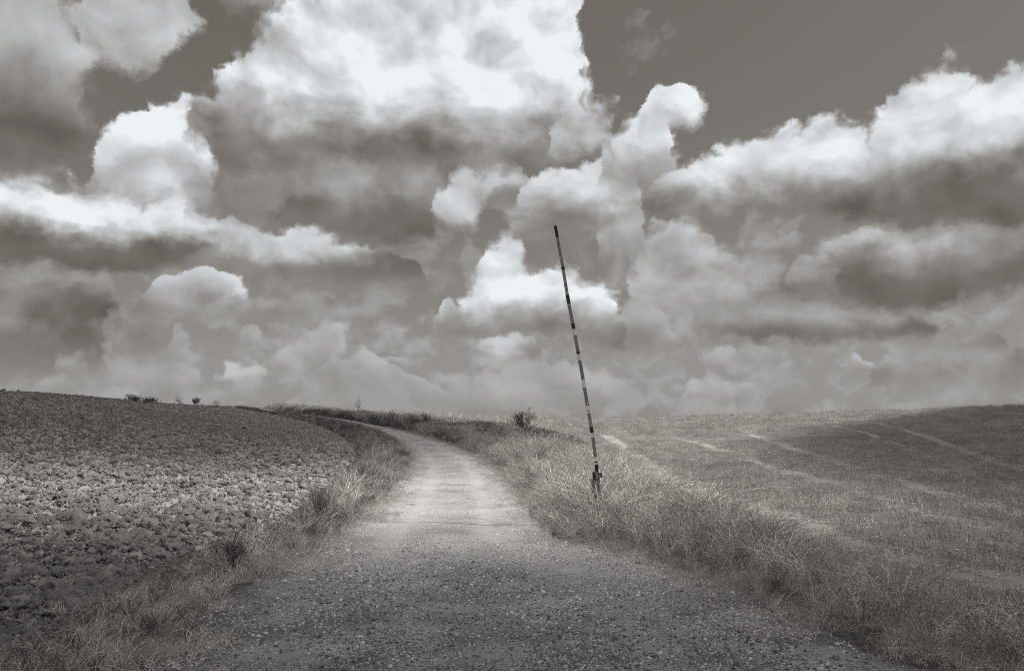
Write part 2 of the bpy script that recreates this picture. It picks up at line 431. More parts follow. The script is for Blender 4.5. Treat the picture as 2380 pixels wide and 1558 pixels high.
# skyline of the land as seen from the eye point, and how far away it lies
ridge_x = [0, 150, 300, 450, 560, 700, 850, 1000, 1200, 1400, 1550, 1700, 1900, 2100, 2250, 2379]
ridge_y = [914, 922, 936, 945, 948, 952, 957, 963, 968, 972, 970, 966, 961, 955, 949, 945]
ridge_r = [56, 66, 80, 95, 106, 115, 122, 128, 132, 132, 128, 120, 108, 96, 88, 82]
_ra, _re = pix_azel(ridge_x, ridge_y)
GX0, GY0, GN, GM = -260, -80, 521, 421
gx, gy = np.meshgrid(np.arange(GN) + GX0, np.arange(GM) + GY0)
g_r = np.hypot(gx, gy); g_a = np.arctan2(gx, gy)
ad_ = np.linspace(-0.75, 0.75, 120)
want = np.interp(ad_, _ra, np.tan(_re))
Rd = np.interp(ad_, _ra, ridge_r)
Ad = CAM_H + Rd * want
def blur(a, n):
    k = np.exp(-0.5 * (np.arange(-3 * n, 3 * n + 1) / n) ** 2); k /= k.sum()
    p = 3 * n
    b = np.pad(a, p, mode='edge')
    b = np.apply_along_axis(lambda m: np.convolve(m, k, 'valid'), 0, b)
    return np.apply_along_axis(lambda m: np.convolve(m, k, 'valid'), 1, b)
def build_grid():
    Rg = np.interp(g_a, ad_, Rd); Ag = np.interp(g_a, ad_, Ad)
    t = np.clip((g_r - 9) / (Rg - 9), 0, None)
    z = np.where(t < 1, Ag * np.power(np.minimum(t, 1), 1.45), Ag - 9.0 * np.power(np.maximum(t - 1, 0), 1.4))
    z = np.maximum(z, -7.0)
    z *= sstep(-40, 6, gy)
    return blur(z, 2)
def cubic(G, x, y):
    x = np.clip(np.asarray(x, float) - GX0, 2, GN - 4); y = np.clip(np.asarray(y, float) - GY0, 2, GM - 4)
    i = np.floor(x).astype(int); j = np.floor(y).astype(int)
    fx, fy = x - i, y - j
    def w(t):
        return [-.5 * t + t * t - .5 * t ** 3, 1 - 2.5 * t * t + 1.5 * t ** 3, .5 * t + 2 * t * t - 1.5 * t ** 3, -.5 * t * t + .5 * t ** 3]
    wx, wy = w(fx), w(fy)
    out = 0
    for b in range(4):
        row = 0
        for a in range(4):
            row = row + wx[a] * G[j + b - 1, i + a - 1]
        out = out + wy[b] * row
    return out
rs_ = np.linspace(6, 170, 330)
for it in range(4):
    GZ = build_grid()
    zz = cubic(GZ, rs_[None, :] * np.sin(ad_)[:, None], rs_[None, :] * np.cos(ad_)[:, None])
    ang = ((zz - CAM_H) / rs_[None, :]).max(1)
    Ad = Ad + (want - ang) * Rd
GZ = build_grid()
GZ = GZ + 0.10 * fbm(gx * 1.0, gy * 1.0, 0.055, 3) * sstep(10, 30, g_r)
def H0(x, y): return cubic(GZ, x, y)

_s = np.concatenate([np.arange(3, 40, 0.1), np.arange(40, 190, 0.4)])
def ground_at(px, py):
    """where the line of sight of a picture point meets the land"""
    dx, dy, dz = (float(v) for v in pix_dir(px, py))
    n = math.hypot(dx, dy)
    dx, dy, dz = dx / n, dy / n, dz / n
    f = CAM_H + _s * dz - H0(_s * dx, _s * dy)
    i = int(np.argmax(f <= 0)) if (f <= 0).any() else int(np.argmin(f))
    s = _s[i]
    if 0 < i and f[i] <= 0:
        s = _s[i - 1] + (_s[i] - _s[i - 1]) * f[i - 1] / (f[i - 1] - f[i])
    return (s * dx, s * dy)

def chaikin(p, n=2):
    p = [np.array(q, float) for q in p]
    for _ in range(n):
        o = [p[0]]
        for a, b in zip(p[:-1], p[1:]):
            o += [a * .75 + b * .25, a * .25 + b * .75]
        p = o + [p[-1]]
    return np.array(p)
def trace(pts): return [ground_at(*q) for q in pts]

road_l = trace([(400, 1556), (445, 1470), (470, 1430), (560, 1365), (640, 1330), (720, 1290), (800, 1235), (860, 1190), (920, 1130), (952, 1085), (952, 1055), (925, 1025), (885, 1002), (830, 987), (760, 974), (700, 965), (640, 958), (575, 951)])
road_r = trace([(2090, 1556), (1900, 1462), (1800, 1420), (1700, 1368), (1600, 1330), (1500, 1298), (1400, 1272), (1310, 1258), (1258, 1235), (1232, 1190), (1190, 1130), (1150, 1085), (1090, 1048), (1000, 1017), (920, 997), (850, 982), (780, 971), (700, 960), (630, 954)])
def extend(p, d):
    a, b = np.array(p[-3]), np.array(p[-1])
    v = (b - a) / np.linalg.norm(b - a) * .25 + b / np.linalg.norm(b)   # over the crest and away
    v = v / np.linalg.norm(v)
    return p + [tuple(b + v * d)]
road_l = [(-14.0, -16.0), (-9.5, -2.0), (-5.4, 4.0)] + extend(road_l, 40)
road_r = [(14.0, -16.0), (9.0, 0.0), (5.6, 4.4)] + extend(road_r, 40)
road_l, road_r = chaikin(road_l), chaikin(road_r)
plow_e = trace([(40, 1556), (150, 1475), (270, 1405), (390, 1325), (510, 1275), (640, 1240), (700, 1195), (775, 1135), (830, 1075), (832, 1045), (795, 1014), (742, 990), (680, 974), (620, 962), (545, 951)])
plow_e = chaikin([(-17.0, -16.0), (-12.0, -2.0), (-7.6, 4.0)] + extend(plow_e, 40))
verge_e = trace([(2379, 1512), (2240, 1440), (2050, 1366), (1880, 1300), (1760, 1238), (1640, 1188), (1520, 1134), (1440, 1084), (1370, 1036), (1270, 1006), (1150, 992), (1000, 978), (860, 966), (740, 957)])
verge_e = chaikin([(17.0, -16.0), (11.0, 0.0), (7.6, 5.0)] + extend(verge_e, 40))
ROAD = np.vstack([road_l, road_r[::-1]])
PLOW = np.vstack([plow_e, [(-200, 200), (-200, -16)]])
STUB = np.vstack([verge_e, [(-60, 240), (230, 240), (230, -16)]])
VERGE_L = np.vstack([plow_e, road_l[::-1]])
VERGE_R = np.vstack([road_r, verge_e[::-1]])

def in_poly(P, x, y):
    x = np.asarray(x, float); y = np.asarray(y, float)
    c = np.zeros(x.shape, bool)
    for (x0, y0), (x1, y1) in zip(P, np.roll(P, -1, 0)):
        if y0 == y1: continue
        m = ((y0 > y) != (y1 > y))
        c ^= m & (x < (x1 - x0) * (y - y0) / (y1 - y0) + x0)
    return c
def dist_line(L, x, y):
    x = np.asarray(x, float); y = np.asarray(y, float)
    d = np.full(x.shape, 1e9)
    for a, b in zip(L[:-1], L[1:]):
        v = b - a; q = v @ v + 1e-12
        t = np.clip(((x - a[0]) * v[0] + (y - a[1]) * v[1]) / q, 0, 1)
        d = np.minimum(d, np.hypot(x - a[0] - t * v[0], y - a[1] - t * v[1]))
    return d
def sd(P, edges, x, y):
    """distance to the edge lines, positive inside"""
    d = np.minimum.reduce([dist_line(e, x, y) for e in edges])
    return np.where(in_poly(P, x, y), d, -d)
def sd_road(x, y): return sd(ROAD, (road_l, road_r), x, y)
def sd_plow(x, y): return sd(PLOW, (plow_e,), x, y)
def sd_stub(x, y): return sd(STUB, (verge_e,), x, y)

def Z(x, y, dr=None):
    """height of the land: road lies a little below its verges"""
    dr = sd_road(x, y) if dr is None else dr
    return H0(x, y) + 0.09 * sstep(0.0, 1.3, -dr)

# tramlines and worn lanes in the stubble
lanes = [chaikin(trace(l)) for l in (
    [(1400, 1012), (1429, 1028), (1489, 1072), (1545, 1118), (1614, 1146), (1689, 1168), (1839, 1218), (1989, 1284), (2139, 1322), (2379, 1385)],
    [(1549, 1016), (1614, 1031), (1719, 1061), (1754, 1081), (1839, 1106), (1954, 1138), (2089, 1186), (2309, 1246), (2379, 1268)],
    [(1740, 1012), (1839, 1046), (1914, 1071), (2039, 1111), (2189, 1156), (2289, 1181), (2379, 1205)],
    [(2040, 985), (2150, 1015), (2250, 1058), (2379, 1100)],
    [(1880, 985), (1990, 1000), (2110, 1045), (2250, 1110), (2379, 1150)])]
lane_w = [0.42, 0.30, 0.30, 0.22, 0.20]
def lane_mask(x, y):
    m = np.zeros(np.shape(x))
    for l, w in zip(lanes, lane_w):
        d = dist_line(l, x, y) + 0.16 * fbm(x, y, 0.6, 3)
        m = np.maximum(m, 1 - sstep(w * 0.45, w * 1.5, d))
    return m * (0.5 + 0.5 * sstep(-0.3, 0.2, fbm(x, y, 0.2, 2)))

# ================================================================== helpers
def tag(o, label=None, cat=None, group=None, kind=None):
    for k, v in (('label', label), ('category', cat), ('group', group), ('kind', kind)):
        if v: o[k] = v
    return o
def add_mesh(name, verts, faces, mat, parent=None, smooth=False, loc=None):
    me = bpy.data.meshes.new(name)
    verts = np.asarray(verts, np.float32)
    faces = np.asarray(faces, np.int32) if not isinstance(faces, list) else faces
    if isinstance(faces, np.ndarray):
        n, k = faces.shape
        me.vertices.add(len(verts)); me.vertices.foreach_set('co', verts.ravel())
        me.loops.add(n * k); me.loops.foreach_set('vertex_index', faces.ravel())
        me.polygons.add(n)
        me.polygons.foreach_set('loop_start', np.arange(0, n * k, k, dtype=np.int32))
        me.update(calc_edges=True)
    else:
        me.from_pydata([tuple(v) for v in verts], [], faces)
    me.polygons.foreach_set('use_smooth', [smooth] * len(me.polygons))
    if mat: me.materials.append(mat)
    o = bpy.data.objects.new(name, me)
    COL.objects.link(o)
    if parent: o.parent = parent
    if loc is not None: o.location = loc
    return o
def bm_obj(name, bm, mat, parent=None, smooth=False):
    me = bpy.data.meshes.new(name)
    bm.to_mesh(me); bm.free()
    for p in me.polygons: p.use_smooth = smooth
    me.materials.append(mat)
    o = bpy.data.objects.new(name, me)
    COL.objects.link(o)
    if parent: o.parent = parent
    return o
def empty(name, loc):
    o = bpy.data.objects.new(name, None)
    o.empty_display_size = 0.2
    o.location = loc
    COL.objects.link(o)
    return o

# ------------------------------------------------------------------ materials
class Mat:
    def __init__(s, name, rough=0.9):
        s.m = bpy.data.materials.new(name); s.m.use_nodes = True
        s.n, s.l = s.m.node_tree.nodes, s.m.node_tree.links
        s.b = s.n['Principled BSDF']
        s.b.inputs['Roughness'].default_value = rough
        s.b.inputs['Specular IOR Level'].default_value = 0.25
        s.co = s.n.new('ShaderNodeTexCoord').outputs['Object']
    def put(s, sock, v):
        if isinstance(v, bpy.types.NodeSocket): s.l.new(v, sock)
        else: sock.default_value = v
    def noise(s, scale, detail=4, rough=0.55, vec=None, dist=0.0):
        n = s.n.new('ShaderNodeTexNoise')
        s.l.new(vec or s.co, n.inputs['Vector'])
        n.inputs['Scale'].default_value = scale; n.inputs['Detail'].default_value = detail
        n.inputs['Roughness'].default_value = rough; n.inputs['Distortion'].default_value = dist
        return n.outputs['Fac']
    def voro(s, scale, out='Color', vec=None, rnd=1.0):
        n = s.n.new('ShaderNodeTexVoronoi')
        s.l.new(vec or s.co, n.inputs['Vector'])
        n.inputs['Scale'].default_value = scale; n.inputs['Randomness'].default_value = rnd
        return n.outputs[out]
    def stretch(s, sc):
        n = s.n.new('ShaderNodeMapping'); n.inputs['Scale'].default_value = sc
        s.l.new(s.co, n.inputs['Vector'])
        return n.outputs[0]
    def math(s, op, a, b=0.0, c=0.0):
        n = s.n.new('ShaderNodeMath'); n.operation = op
        s.put(n.inputs[0], a); s.put(n.inputs[1], b); s.put(n.inputs[2], c)
        return n.outputs[0]
    def rng(s, v, a, b, c=0.0, d=1.0):
        n = s.n.new('ShaderNodeMapRange'); n.clamp = True
        s.put(n.inputs[0], v)
        for k, q in enumerate((a, b, c, d)): s.put(n.inputs[k + 1], q)
        return n.outputs[0]
    def mix(s, f, a, b):
        n = s.n.new('ShaderNodeMix'); n.data_type = 'FLOAT'
        s.put(n.inputs[0], f); s.put(n.inputs[2], a); s.put(n.inputs[3], b)
        return n.outputs[0]
    def attr(s, name):
        n = s.n.new('ShaderNodeAttribute'); n.attribute_name = name
        return n.outputs['Fac']
    def random(s):
        return s.n.new('ShaderNodeObjectInfo').outputs['Random']
    def grey(s, v, warm=0.035):
        """grey value -> base colour with the print's faint warm tone"""
        n = s.n.new('ShaderNodeCombineColor')
        s.put(n.inputs[0], s.math('MULTIPLY', v, 1 + warm))
        s.put(n.inputs[1], v)
        s.put(n.inputs[2], s.math('MULTIPLY', v, 1 - warm))
        s.l.new(n.outputs[0], s.b.inputs['Base Color'])
        s.col = n.outputs[0]
    def bump(s, h, strength, dist):
        n = s.n.new('ShaderNodeBump')
        n.inputs['Strength'].default_value = strength; n.inputs['Distance'].default_value = dist
        s.l.new(h, n.inputs['Height']); s.l.new(n.outputs[0], s.b.inputs['Normal'])

M = {}
# verge soil and thatch
q = Mat('verge_soil'); v = q.rng(q.noise(9, 6, .65), .35, .7, .03, .12); q.grey(v, .07); q.bump(q.noise(30, 5, .7), .8, .03); M['soil'] = q.m
# gravel road: pale limestone chippings, dusty worn patches, darker loose strips
q = Mat('gravel')
spk = q.voro(75); sepc = q.n.new('ShaderNodeSeparateColor'); q.l.new(spk, sepc.inputs[0])
spk2 = q.noise(160, 3, .7)
v = q.math('ADD', q.rng(sepc.outputs[0], 0, 1, .26, .70), q.rng(spk2, .3, .7, -.14, .14))
big = q.noise(.55, 5, .62, dist=.4)
v = q.math('MULTIPLY', v, q.rng(big, .34, .66, .62, 1.10))
v = q.mix(q.math('MULTIPLY', q.rng(q.attr('track'), .1, 1, 0, .75), q.rng(q.noise(3, 4), .3, .6, .3, 1)), v, .56)
dust = q.rng(q.noise(.9, 4, .55, vec=q.stretch((1, 1.6, 1))), .60, .68, 0, .75)
v = q.mix(dust, v, .46)
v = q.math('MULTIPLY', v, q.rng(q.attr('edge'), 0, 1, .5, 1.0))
v = q.math('MULTIPLY', v, q.mix(q.attr('junction_shade'), 1.0, q.rng(q.noise(1.6, 5, .65), .36, .64, .42, .85)))  # near road: rougher gravel, with foreground shade painted into its tone
v = q.mix(q.math('MULTIPLY', q.attr('dust'), q.rng(q.noise(12, 4, .6), .25, .6, .25, .85)), v, .36)
v = q.math('MAXIMUM', v, .03)
q.grey(v, .02)
q.bump(q.math('ADD', q.voro(75, 'Distance'), q.noise(40, 4, .7)), .9, .02); M['gravel'] = q.m
for nm_, ex_, mu_, ad_1 in (('chip', 1.2, .46, .28), ('chip_dark', 1.8, .52, .09)):  # second set is darker, carrying the near road's painted shade
  q = Mat('chipping' if nm_ == 'chip' else 'coarse_shade_chipping'); v = q.math('MULTIPLY_ADD', q.math('POWER', q.random(), ex_), mu_, ad_1); v = q.math('MULTIPLY', v, q.rng(q.noise(60, 3), .3, .7, .8, 1.15)); q.grey(v, .02); M[nm_] = q.m
q = Mat('pale_stone'); v = q.rng(q.noise(30, 4), .3, .7, .5, .72); q.grey(v, .01); q.bump(q.noise(50, 4), .5, .02); M['stone'] = q.m
# ploughed clay
def clay(name, obj_random):
    q = Mat(name, .95)
    v = q.rng(q.noise(1.1, 5, .6), .33, .68, .42, .62)
    v = q.math('MULTIPLY', v, q.rng(q.noise(28, 5, .7), .3, .7, .62, 1.25))
    v = q.math('MULTIPLY', v, q.rng(q.noise(.09, 3), .35, .65, .8, 1.08))
    if obj_random: v = q.math('MULTIPLY', v, q.rng(q.random(), 0, 1, .72, 1.25))
    q.grey(v, .045); q.bump(q.noise(30, 8, .78), 1.0, .06)
    return q.m
M['clay'] = clay('ploughed_clay', False); M['clod'] = clay('clay_clod', True)
# stubble ground: straw litter on soil
q = Mat('straw_litter')
fib = q.noise(16, 6, .7, vec=q.stretch((1, 5, 1)), dist=.6)
v = q.rng(fib, .36, .66, .08, .36)
v = q.math('MULTIPLY', v, q.rng(q.noise(.25, 4), .35, .65, .75, 1.2))
lane = q.rng(fib, .3, .62, .24, .52)
v = q.mix(q.rng(q.attr('lane'), .15, .8, 0, .9), v, lane)
q.grey(v, .05); q.bump(fib, .9, .05); M['litter'] = q.m
def plant(name, lo, hi, trans=0.10, warm=.055):
    q = Mat(name, .7)
    v = q.mix(q.math('POWER', q.random(), 1.4), lo, hi)
    v = q.math('MULTIPLY', v, q.rng(q.noise(38, 2), .34, .66, .22, 1.75))
    q.grey(v, warm)
    t = q.n.new('ShaderNodeBsdfTranslucent'); q.l.new(q.col, t.inputs[0])
    mx = q.n.new('ShaderNodeMixShader'); mx.inputs[0].default_value = trans
    q.l.new(q.b.outputs[0], mx.inputs[1]); q.l.new(t.outputs[0], mx.inputs[2])
    q.l.new(mx.outputs[0], q.n['Material Output'].inputs['Surface'])
    return q.m
M['dry'] = plant('dry_grass', .34, .80)
M['straw'] = plant('straw_stalk', .32, .70)
M['weed'] = plant('dark_weed', .09, .20)
M['leaf'] = plant('shrub_leaf', .07, .16)
M['bark'] = plant('twig_bark', .10, .18, 0.0)

# ================================================================== the land
def polar_sheet(name, mat, r0, r1, nr, a0, a1, na, keep, height, attrs=None, smooth=True):
    rr = np.geomspace(r0, r1, nr); aa = np.linspace(a0, a1, na)
    r, a = np.meshgrid(rr, aa, indexing='ij')
    x, y = (r * np.sin(a)).ravel(), (r * np.cos(a)).ravel()
    i, j = np.meshgrid(np.arange(nr - 1), np.arange(na - 1), indexing='ij')
    k = (i * na + j).ravel()
    f = np.stack([k, k + 1, k + na + 1, k + na], 1)[:, ::-1]
    km = keep(x, y)
    f = f[km[f].all(1)]
    used = np.unique(f)
    remap = np.full(len(x), -1); remap[used] = np.arange(len(used))
    x, y, f = x[used], y[used], remap[f]
    z = height(x, y)
    o = add_mesh(name, np.stack([x, y, z], 1), f, mat, smooth=smooth)
    for an, fn in (attrs or {}).items():
        at = o.data.attributes.new(an, 'FLOAT', 'POINT')
        at.data.foreach_set('value', np.asarray(fn(x, y), np.float32))
    return o

def far_r(x, y): return np.hypot(x, y)
def ground_z(x, y):
    dr = sd_road(x, y)
    z = Z(x, y, dr)
    cover = np.maximum(np.maximum(sstep(.05, .45, dr), sstep(.1, .5, sd_plow(x, y))), sstep(.1, .5, sd_stub(x, y)))
    cover = cover * (np.hypot(x, y) < 178)
    z = z - 0.17 * cover + 0.03 * fbm(x, y, 1.4, 3)
    r = np.hypot(x, y)
    return np.where(r > 230, np.minimum(z, -7.0), z)
g = polar_sheet('ground', M['soil'], 0.6, 4500, 250, -math.pi, math.pi, 721, lambda x, y: np.ones(len(x), bool), ground_z)
tag(g, kind='structure')

def edge_noise(x, y): return 0.16 * fbm(x, y, 1.3, 3)
_cl = None
def track_mask(x, y):
    """two wheel tracks following the road"""
    dl, dr_ = dist_line(road_l, x, y), dist_line(road_r, x, y)
    t = dl / (dl + dr_ + 1e-6) + 0.02 * fbm(x, y, .3, 2)
    m = np.exp(-((t - .29) / .075) ** 2) + np.exp(-((t - .72) / .075) ** 2)
    return m * sstep(5, 14, np.hypot(x, y))
def junction_shade_mask(x, y):
    """coarser loose gravel where the tracks meet, its colour darkened for foreground shade too"""
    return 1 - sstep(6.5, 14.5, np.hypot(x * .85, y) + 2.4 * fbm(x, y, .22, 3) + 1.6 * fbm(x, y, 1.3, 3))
dust_spots = [(*ground_at(a, b), c, d) for a, b, c, d in (
    (1514, 1500, .26, .34), (1518, 1552, .20, .40), (1425, 1462, .38, .13), (1185, 1364, .24, .14), (620, 1518, .34, .12),
    (700, 1404, .26, .08), (1400, 1420, .34, .09), (880, 1305, .5, .12), (1150, 1515, .36, .12), (960, 1330, .4, .12),
    (1700, 1500, .3, .1), (1300, 1335, .5, .14), (1230, 1240, .3, .2), (760, 1420, .3, .08), (1900, 1515, .3, .08))]
def dust_mask(x, y):
    """trodden dusty spots, and the paler strip of a wheel track"""
    m = np.zeros(np.shape(x)); w = .45 * fbm(x, y, 2.2, 3)
    for a, b, c, d in dust_spots:
        m = np.maximum(m, 1 - sstep(.55, 1.15, np.hypot((x - a) / c, (y - b) / (d * 2.2)) + w))
    return m
def road_z(x, y):
    dr = sd_road(x, y)
    return Z(x, y, dr) + 0.012 - 0.022 * track_mask(x, y) + 0.010 * fbm(x, y, .7, 2) + 0.008 * fbm(x, y, 8, 3)
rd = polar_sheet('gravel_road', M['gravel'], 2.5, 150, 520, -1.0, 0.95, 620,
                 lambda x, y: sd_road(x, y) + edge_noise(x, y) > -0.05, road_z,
                 {'track': track_mask, 'junction_shade': junction_shade_mask, 'dust': dust_mask, 'edge': lambda x, y: sstep(-.1, .5, sd_road(x, y) + .35 * fbm(x, y, 1.1, 3))})
tag(rd, kind='structure')

def plow_disp(x, y):
    r = np.hypot(x, y)
    k = sstep(-.1, .6, sd_plow(x, y) + edge_noise(x, y))
    d = 0.09 * (fbm(x, y, .8, 3, billow=True) + .2) + 0.13 * fbm(x + .12 * fbm(y, x, 3, 2), y, 2.6, 4, .62, billow=True) + 0.07 * fbm(x, y, 7.0, 2, .6) + 0.045 * fbm(x, y, 15.0, 2, .6)
    d = d - 0.11 * sstep(.16, .36, fbm(x + 3, y, 4.2, 2)) * sstep(-.1, .15, fbm(x, y + 7, .7, 2))      # hollows between broken clods
    return (np.maximum(d, -0.16) + .09) * k - .05 * (1 - k)
pf = polar_sheet('ploughed_field', M['clay'], 4.2, 172, 1000, -.98, 0.0, 640,
                 lambda x, y: sd_plow(x, y) + edge_noise(x, y) > -0.12,
                 lambda x, y: Z(x, y) + plow_disp(x, y))
tag(pf, kind='structure')
sf = polar_sheet('stubble_field', M['litter'], 4.5, 172, 330, -0.5, 1.35, 560,
                 lambda x, y: sd_stub(x, y) + edge_noise(x, y) > -0.12,
                 lambda x, y: Z(x, y) + 0.08 * sstep(-.1, .6, sd_stub(x, y) + edge_noise(x, y)) - .05 + 0.03 * fbm(x, y, 1.8, 3) - .03 * lane_mask(x, y), {'lane': lane_mask})
tag(sf, kind='structure')

# ================================================================== scattering (uncountable stuff)
HIDE = bpy.data.collections.new('tuft_sources')      # not linked: only instanced
def source_coll(name, meshes):
    c = bpy.data.collections.new(name)
    for k, me in enumerate(meshes):
        o = bpy.data.objects.new('%s_%02d' % (name, k), me)
        c.objects.link(o)
    return c
def scatter(name, coll, nvar, pos, rot, scl, label, cat, idx=None):
    n = len(pos)
    me = bpy.data.meshes.new(name)
    me.vertices.add(n); me.vertices.foreach_set('co', np.asarray(pos, np.float32).ravel())
    for an, ty, key, arr in (('rot', 'FLOAT_VECTOR', 'vector', rot), ('scl', 'FLOAT_VECTOR', 'vector', scl)):
        at = me.attributes.new(an, ty, 'POINT'); at.data.foreach_set(key, np.asarray(arr, np.float32).ravel())
    at = me.attributes.new('idx', 'INT', 'POINT'); at.data.foreach_set('value', (RNG.integers(0, nvar, n) if idx is None else idx).astype(np.int32))
    o = bpy.data.objects.new(name, me); COL.objects.link(o)
    t = bpy.data.node_groups.new(name + '_scatter', 'GeometryNodeTree')
    t.interface.new_socket('Geometry', in_out='INPUT', socket_type='NodeSocketGeometry')
    t.interface.new_socket('Geometry', in_out='OUTPUT', socket_type='NodeSocketGeometry')
    N, L = t.nodes, t.links
    gi, go = N.new('NodeGroupInput'), N.new('NodeGroupOutput')
    m2p = N.new('GeometryNodeMeshToPoints'); iop = N.new('GeometryNodeInstanceOnPoints')
    ci = N.new('GeometryNodeCollectionInfo'); ci.inputs['Collection'].default_value = coll
    ci.inputs['Separate Children'].default_value = True; ci.inputs['Reset Children'].default_value = True
    def na(nm, ty):
        q = N.new('GeometryNodeInputNamedAttribute'); q.data_type = ty; q.inputs['Name'].default_value = nm
        return q.outputs['Attribute']
    L.new(gi.outputs[0], m2p.inputs['Mesh']); L.new(m2p.outputs[0], iop.inputs['Points'])
    L.new(ci.outputs[0], iop.inputs['Instance']); iop.inputs['Pick Instance'].default_value = True
    L.new(na('idx', 'INT'), iop.inputs['Instance Index'])
    L.new(na('rot', 'FLOAT_VECTOR'), iop.inputs['Rotation']); L.new(na('scl', 'FLOAT_VECTOR'), iop.inputs['Scale'])
    L.new(iop.outputs[0], go.inputs[0])
    md = o.modifiers.new('scatter', 'NODES'); md.node_group = t
    return tag(o, label, cat, kind='stuff')

def blades(n, h, spread, lean, width, seed, segs=4, droop=0.5, wind=(0, 0), head=0.0, flat=0.0):
    """a tuft of n curved ribbon blades"""
    rg = np.random.default_rng(seed)
    V, F = [], []
    for b in range(n):
        a = rg.uniform(0, 2 * math.pi); rad = spread * math.sqrt(rg.uniform())
        p = np.array([rad * math.cos(a), rad * math.sin(a), -0.02])
        la = rg.uniform(0, 2 * math.pi)
        ln = abs(rg.normal(0, lean))
        dirv = np.array([math.cos(la) * ln + wind[0], math.sin(la) * ln + wind[1], 1.0])
        if rg.uniform() < flat: dirv = np.array([math.cos(la), math.sin(la), rg.uniform(.05, .35)])
        dirv /= np.linalg.norm(dirv)
        hh = h * rg.uniform(.5, 1.1); w = width * rg.uniform(.7, 1.25)
        side = np.cross(dirv, [math.cos(la + 1.3), math.sin(la + 1.3), 0.3]); side /= np.linalg.norm(side)
        dd = np.array([dirv[0], dirv[1], 0]) ; nd = np.linalg.norm(dd) + 1e-6
        dd = dd / nd
        base = len(V)
        k = rg.uniform(.2, 1) * droop
        has = rg.uniform() < head
        for s in range(segs + 1):
            t = s / segs
            c = p + dirv * hh * t + dd * hh * k * t ** 2.2 * .6 - np.array([0, 0, 1]) * hh * k * .42 * t ** 2.6
            ww = w * (1 - .85 * t) + .0006
            if has: ww = w * .45 + (w * 1.5 if .7 < t < 1 else 0)
            V.append(c - side * ww / 2); V.append(c + side * ww / 2)
        for s in range(segs):
            q = base + 2 * s
            F.append((q, q + 1, q + 3, q + 2))
    return np.array(V), np.array(F)
def tuft_mesh(name, mat, *a, **k):
    v, f = blades(*a, **k)
    me = bpy.data.meshes.new(name)
    me.from_pydata(v.tolist(), [], f.tolist()); me.materials.append(mat)
    return me

def sample(P, n_per, r0, r1, a0=-0.80, a1=0.80):
    """uniform points per square metre inside a polygon, within a ring sector around the standing point"""
    area = 0.5 * (a1 - a0) * (r1 ** 2 - r0 ** 2)
    n = int(area * n_per)
    r = np.sqrt(RNG.uniform(r0 ** 2, r1 ** 2, n)); a = RNG.uniform(a0, a1, n)
    x, y = r * np.sin(a), r * np.cos(a)
    m = in_poly(P, x, y)
    return x[m], y[m]
def place(x, y, smin, smax, tilt=.12, dz=0.0, zs=None, zfun=Z):
    n = len(x)
    pos = np.stack([x, y, zfun(x, y) + dz], 1)
    rot = np.stack([RNG.normal(0, tilt, n), RNG.normal(0, tilt, n), RNG.uniform(0, 6.283, n)], 1)
    s = RNG.uniform(smin, smax, n)
    scl = np.stack([s, s, s * (1 if zs is None else zs)], 1)
    return pos, rot, scl
def cat3(*ps): return tuple(np.concatenate([p[k] for p in ps]) for k in range(3))

# --- verge grass
tall = [tuft_mesh('tall', M['dry'], 20, .55, .10, .20, .0105, 100 + k, droop=.7, head=.25) for k in range(5)] + \
       [tuft_mesh('tall', M['dry'], 16, .95, .07, .42, .0095, 130 + k, segs=5, droop=1.35, wind=(-.15, -.05)) for k in range(3)] + \
       [tuft_mesh('tall', M['dry'], 18, .64, .08, .30, .0100, 120 + k, droop=1.0, wind=(.2, -.1), head=.1) for k in range(3)]
C_TALL = source_coll('tall_tuft', tall)
mat_ = [tuft_mesh('mat', M['dry'], 26, .34, .20, .5, .0090, 140 + k, droop=.9, flat=.45) for k in range(5)]
C_MAT = source_coll('mat_tuft', mat_)
dark_ = [tuft_mesh('dark', M['weed'], 24, .42, .12, .30, .0100, 160 + k, droop=.4, head=.3) for k in range(4)]
C_DARK = source_coll('dark_tuft', dark_)
stub_ = [tuft_mesh('stub', M['straw'], 26, .19, .24, .20, .0100, 180 + k, segs=2, droop=.25, flat=.30) for k in range(6)]
C_STUB = source_coll('stub_tuft', stub_)
lit_ = [tuft_mesh('litter', M['straw'], 26, .22, .28, .5, .0090, 200 + k, segs=2, droop=.2, flat=.95) for k in range(4)]
C_LIT = source_coll('litter_tuft', lit_)

def verge_points(P, dens_near, dens_far, edge_line):
    out = []
    for r0, r1, d in ((3.5, 22, dens_near), (22, 55, dens_near * .45 + dens_far * .3), (55, 150, dens_far)):
        x, y = sample(P, d, r0, r1, -1.0, 1.0)
        out.append((x, y))
    return np.concatenate([o[0] for o in out]), np.concatenate([o[1] for o in out])
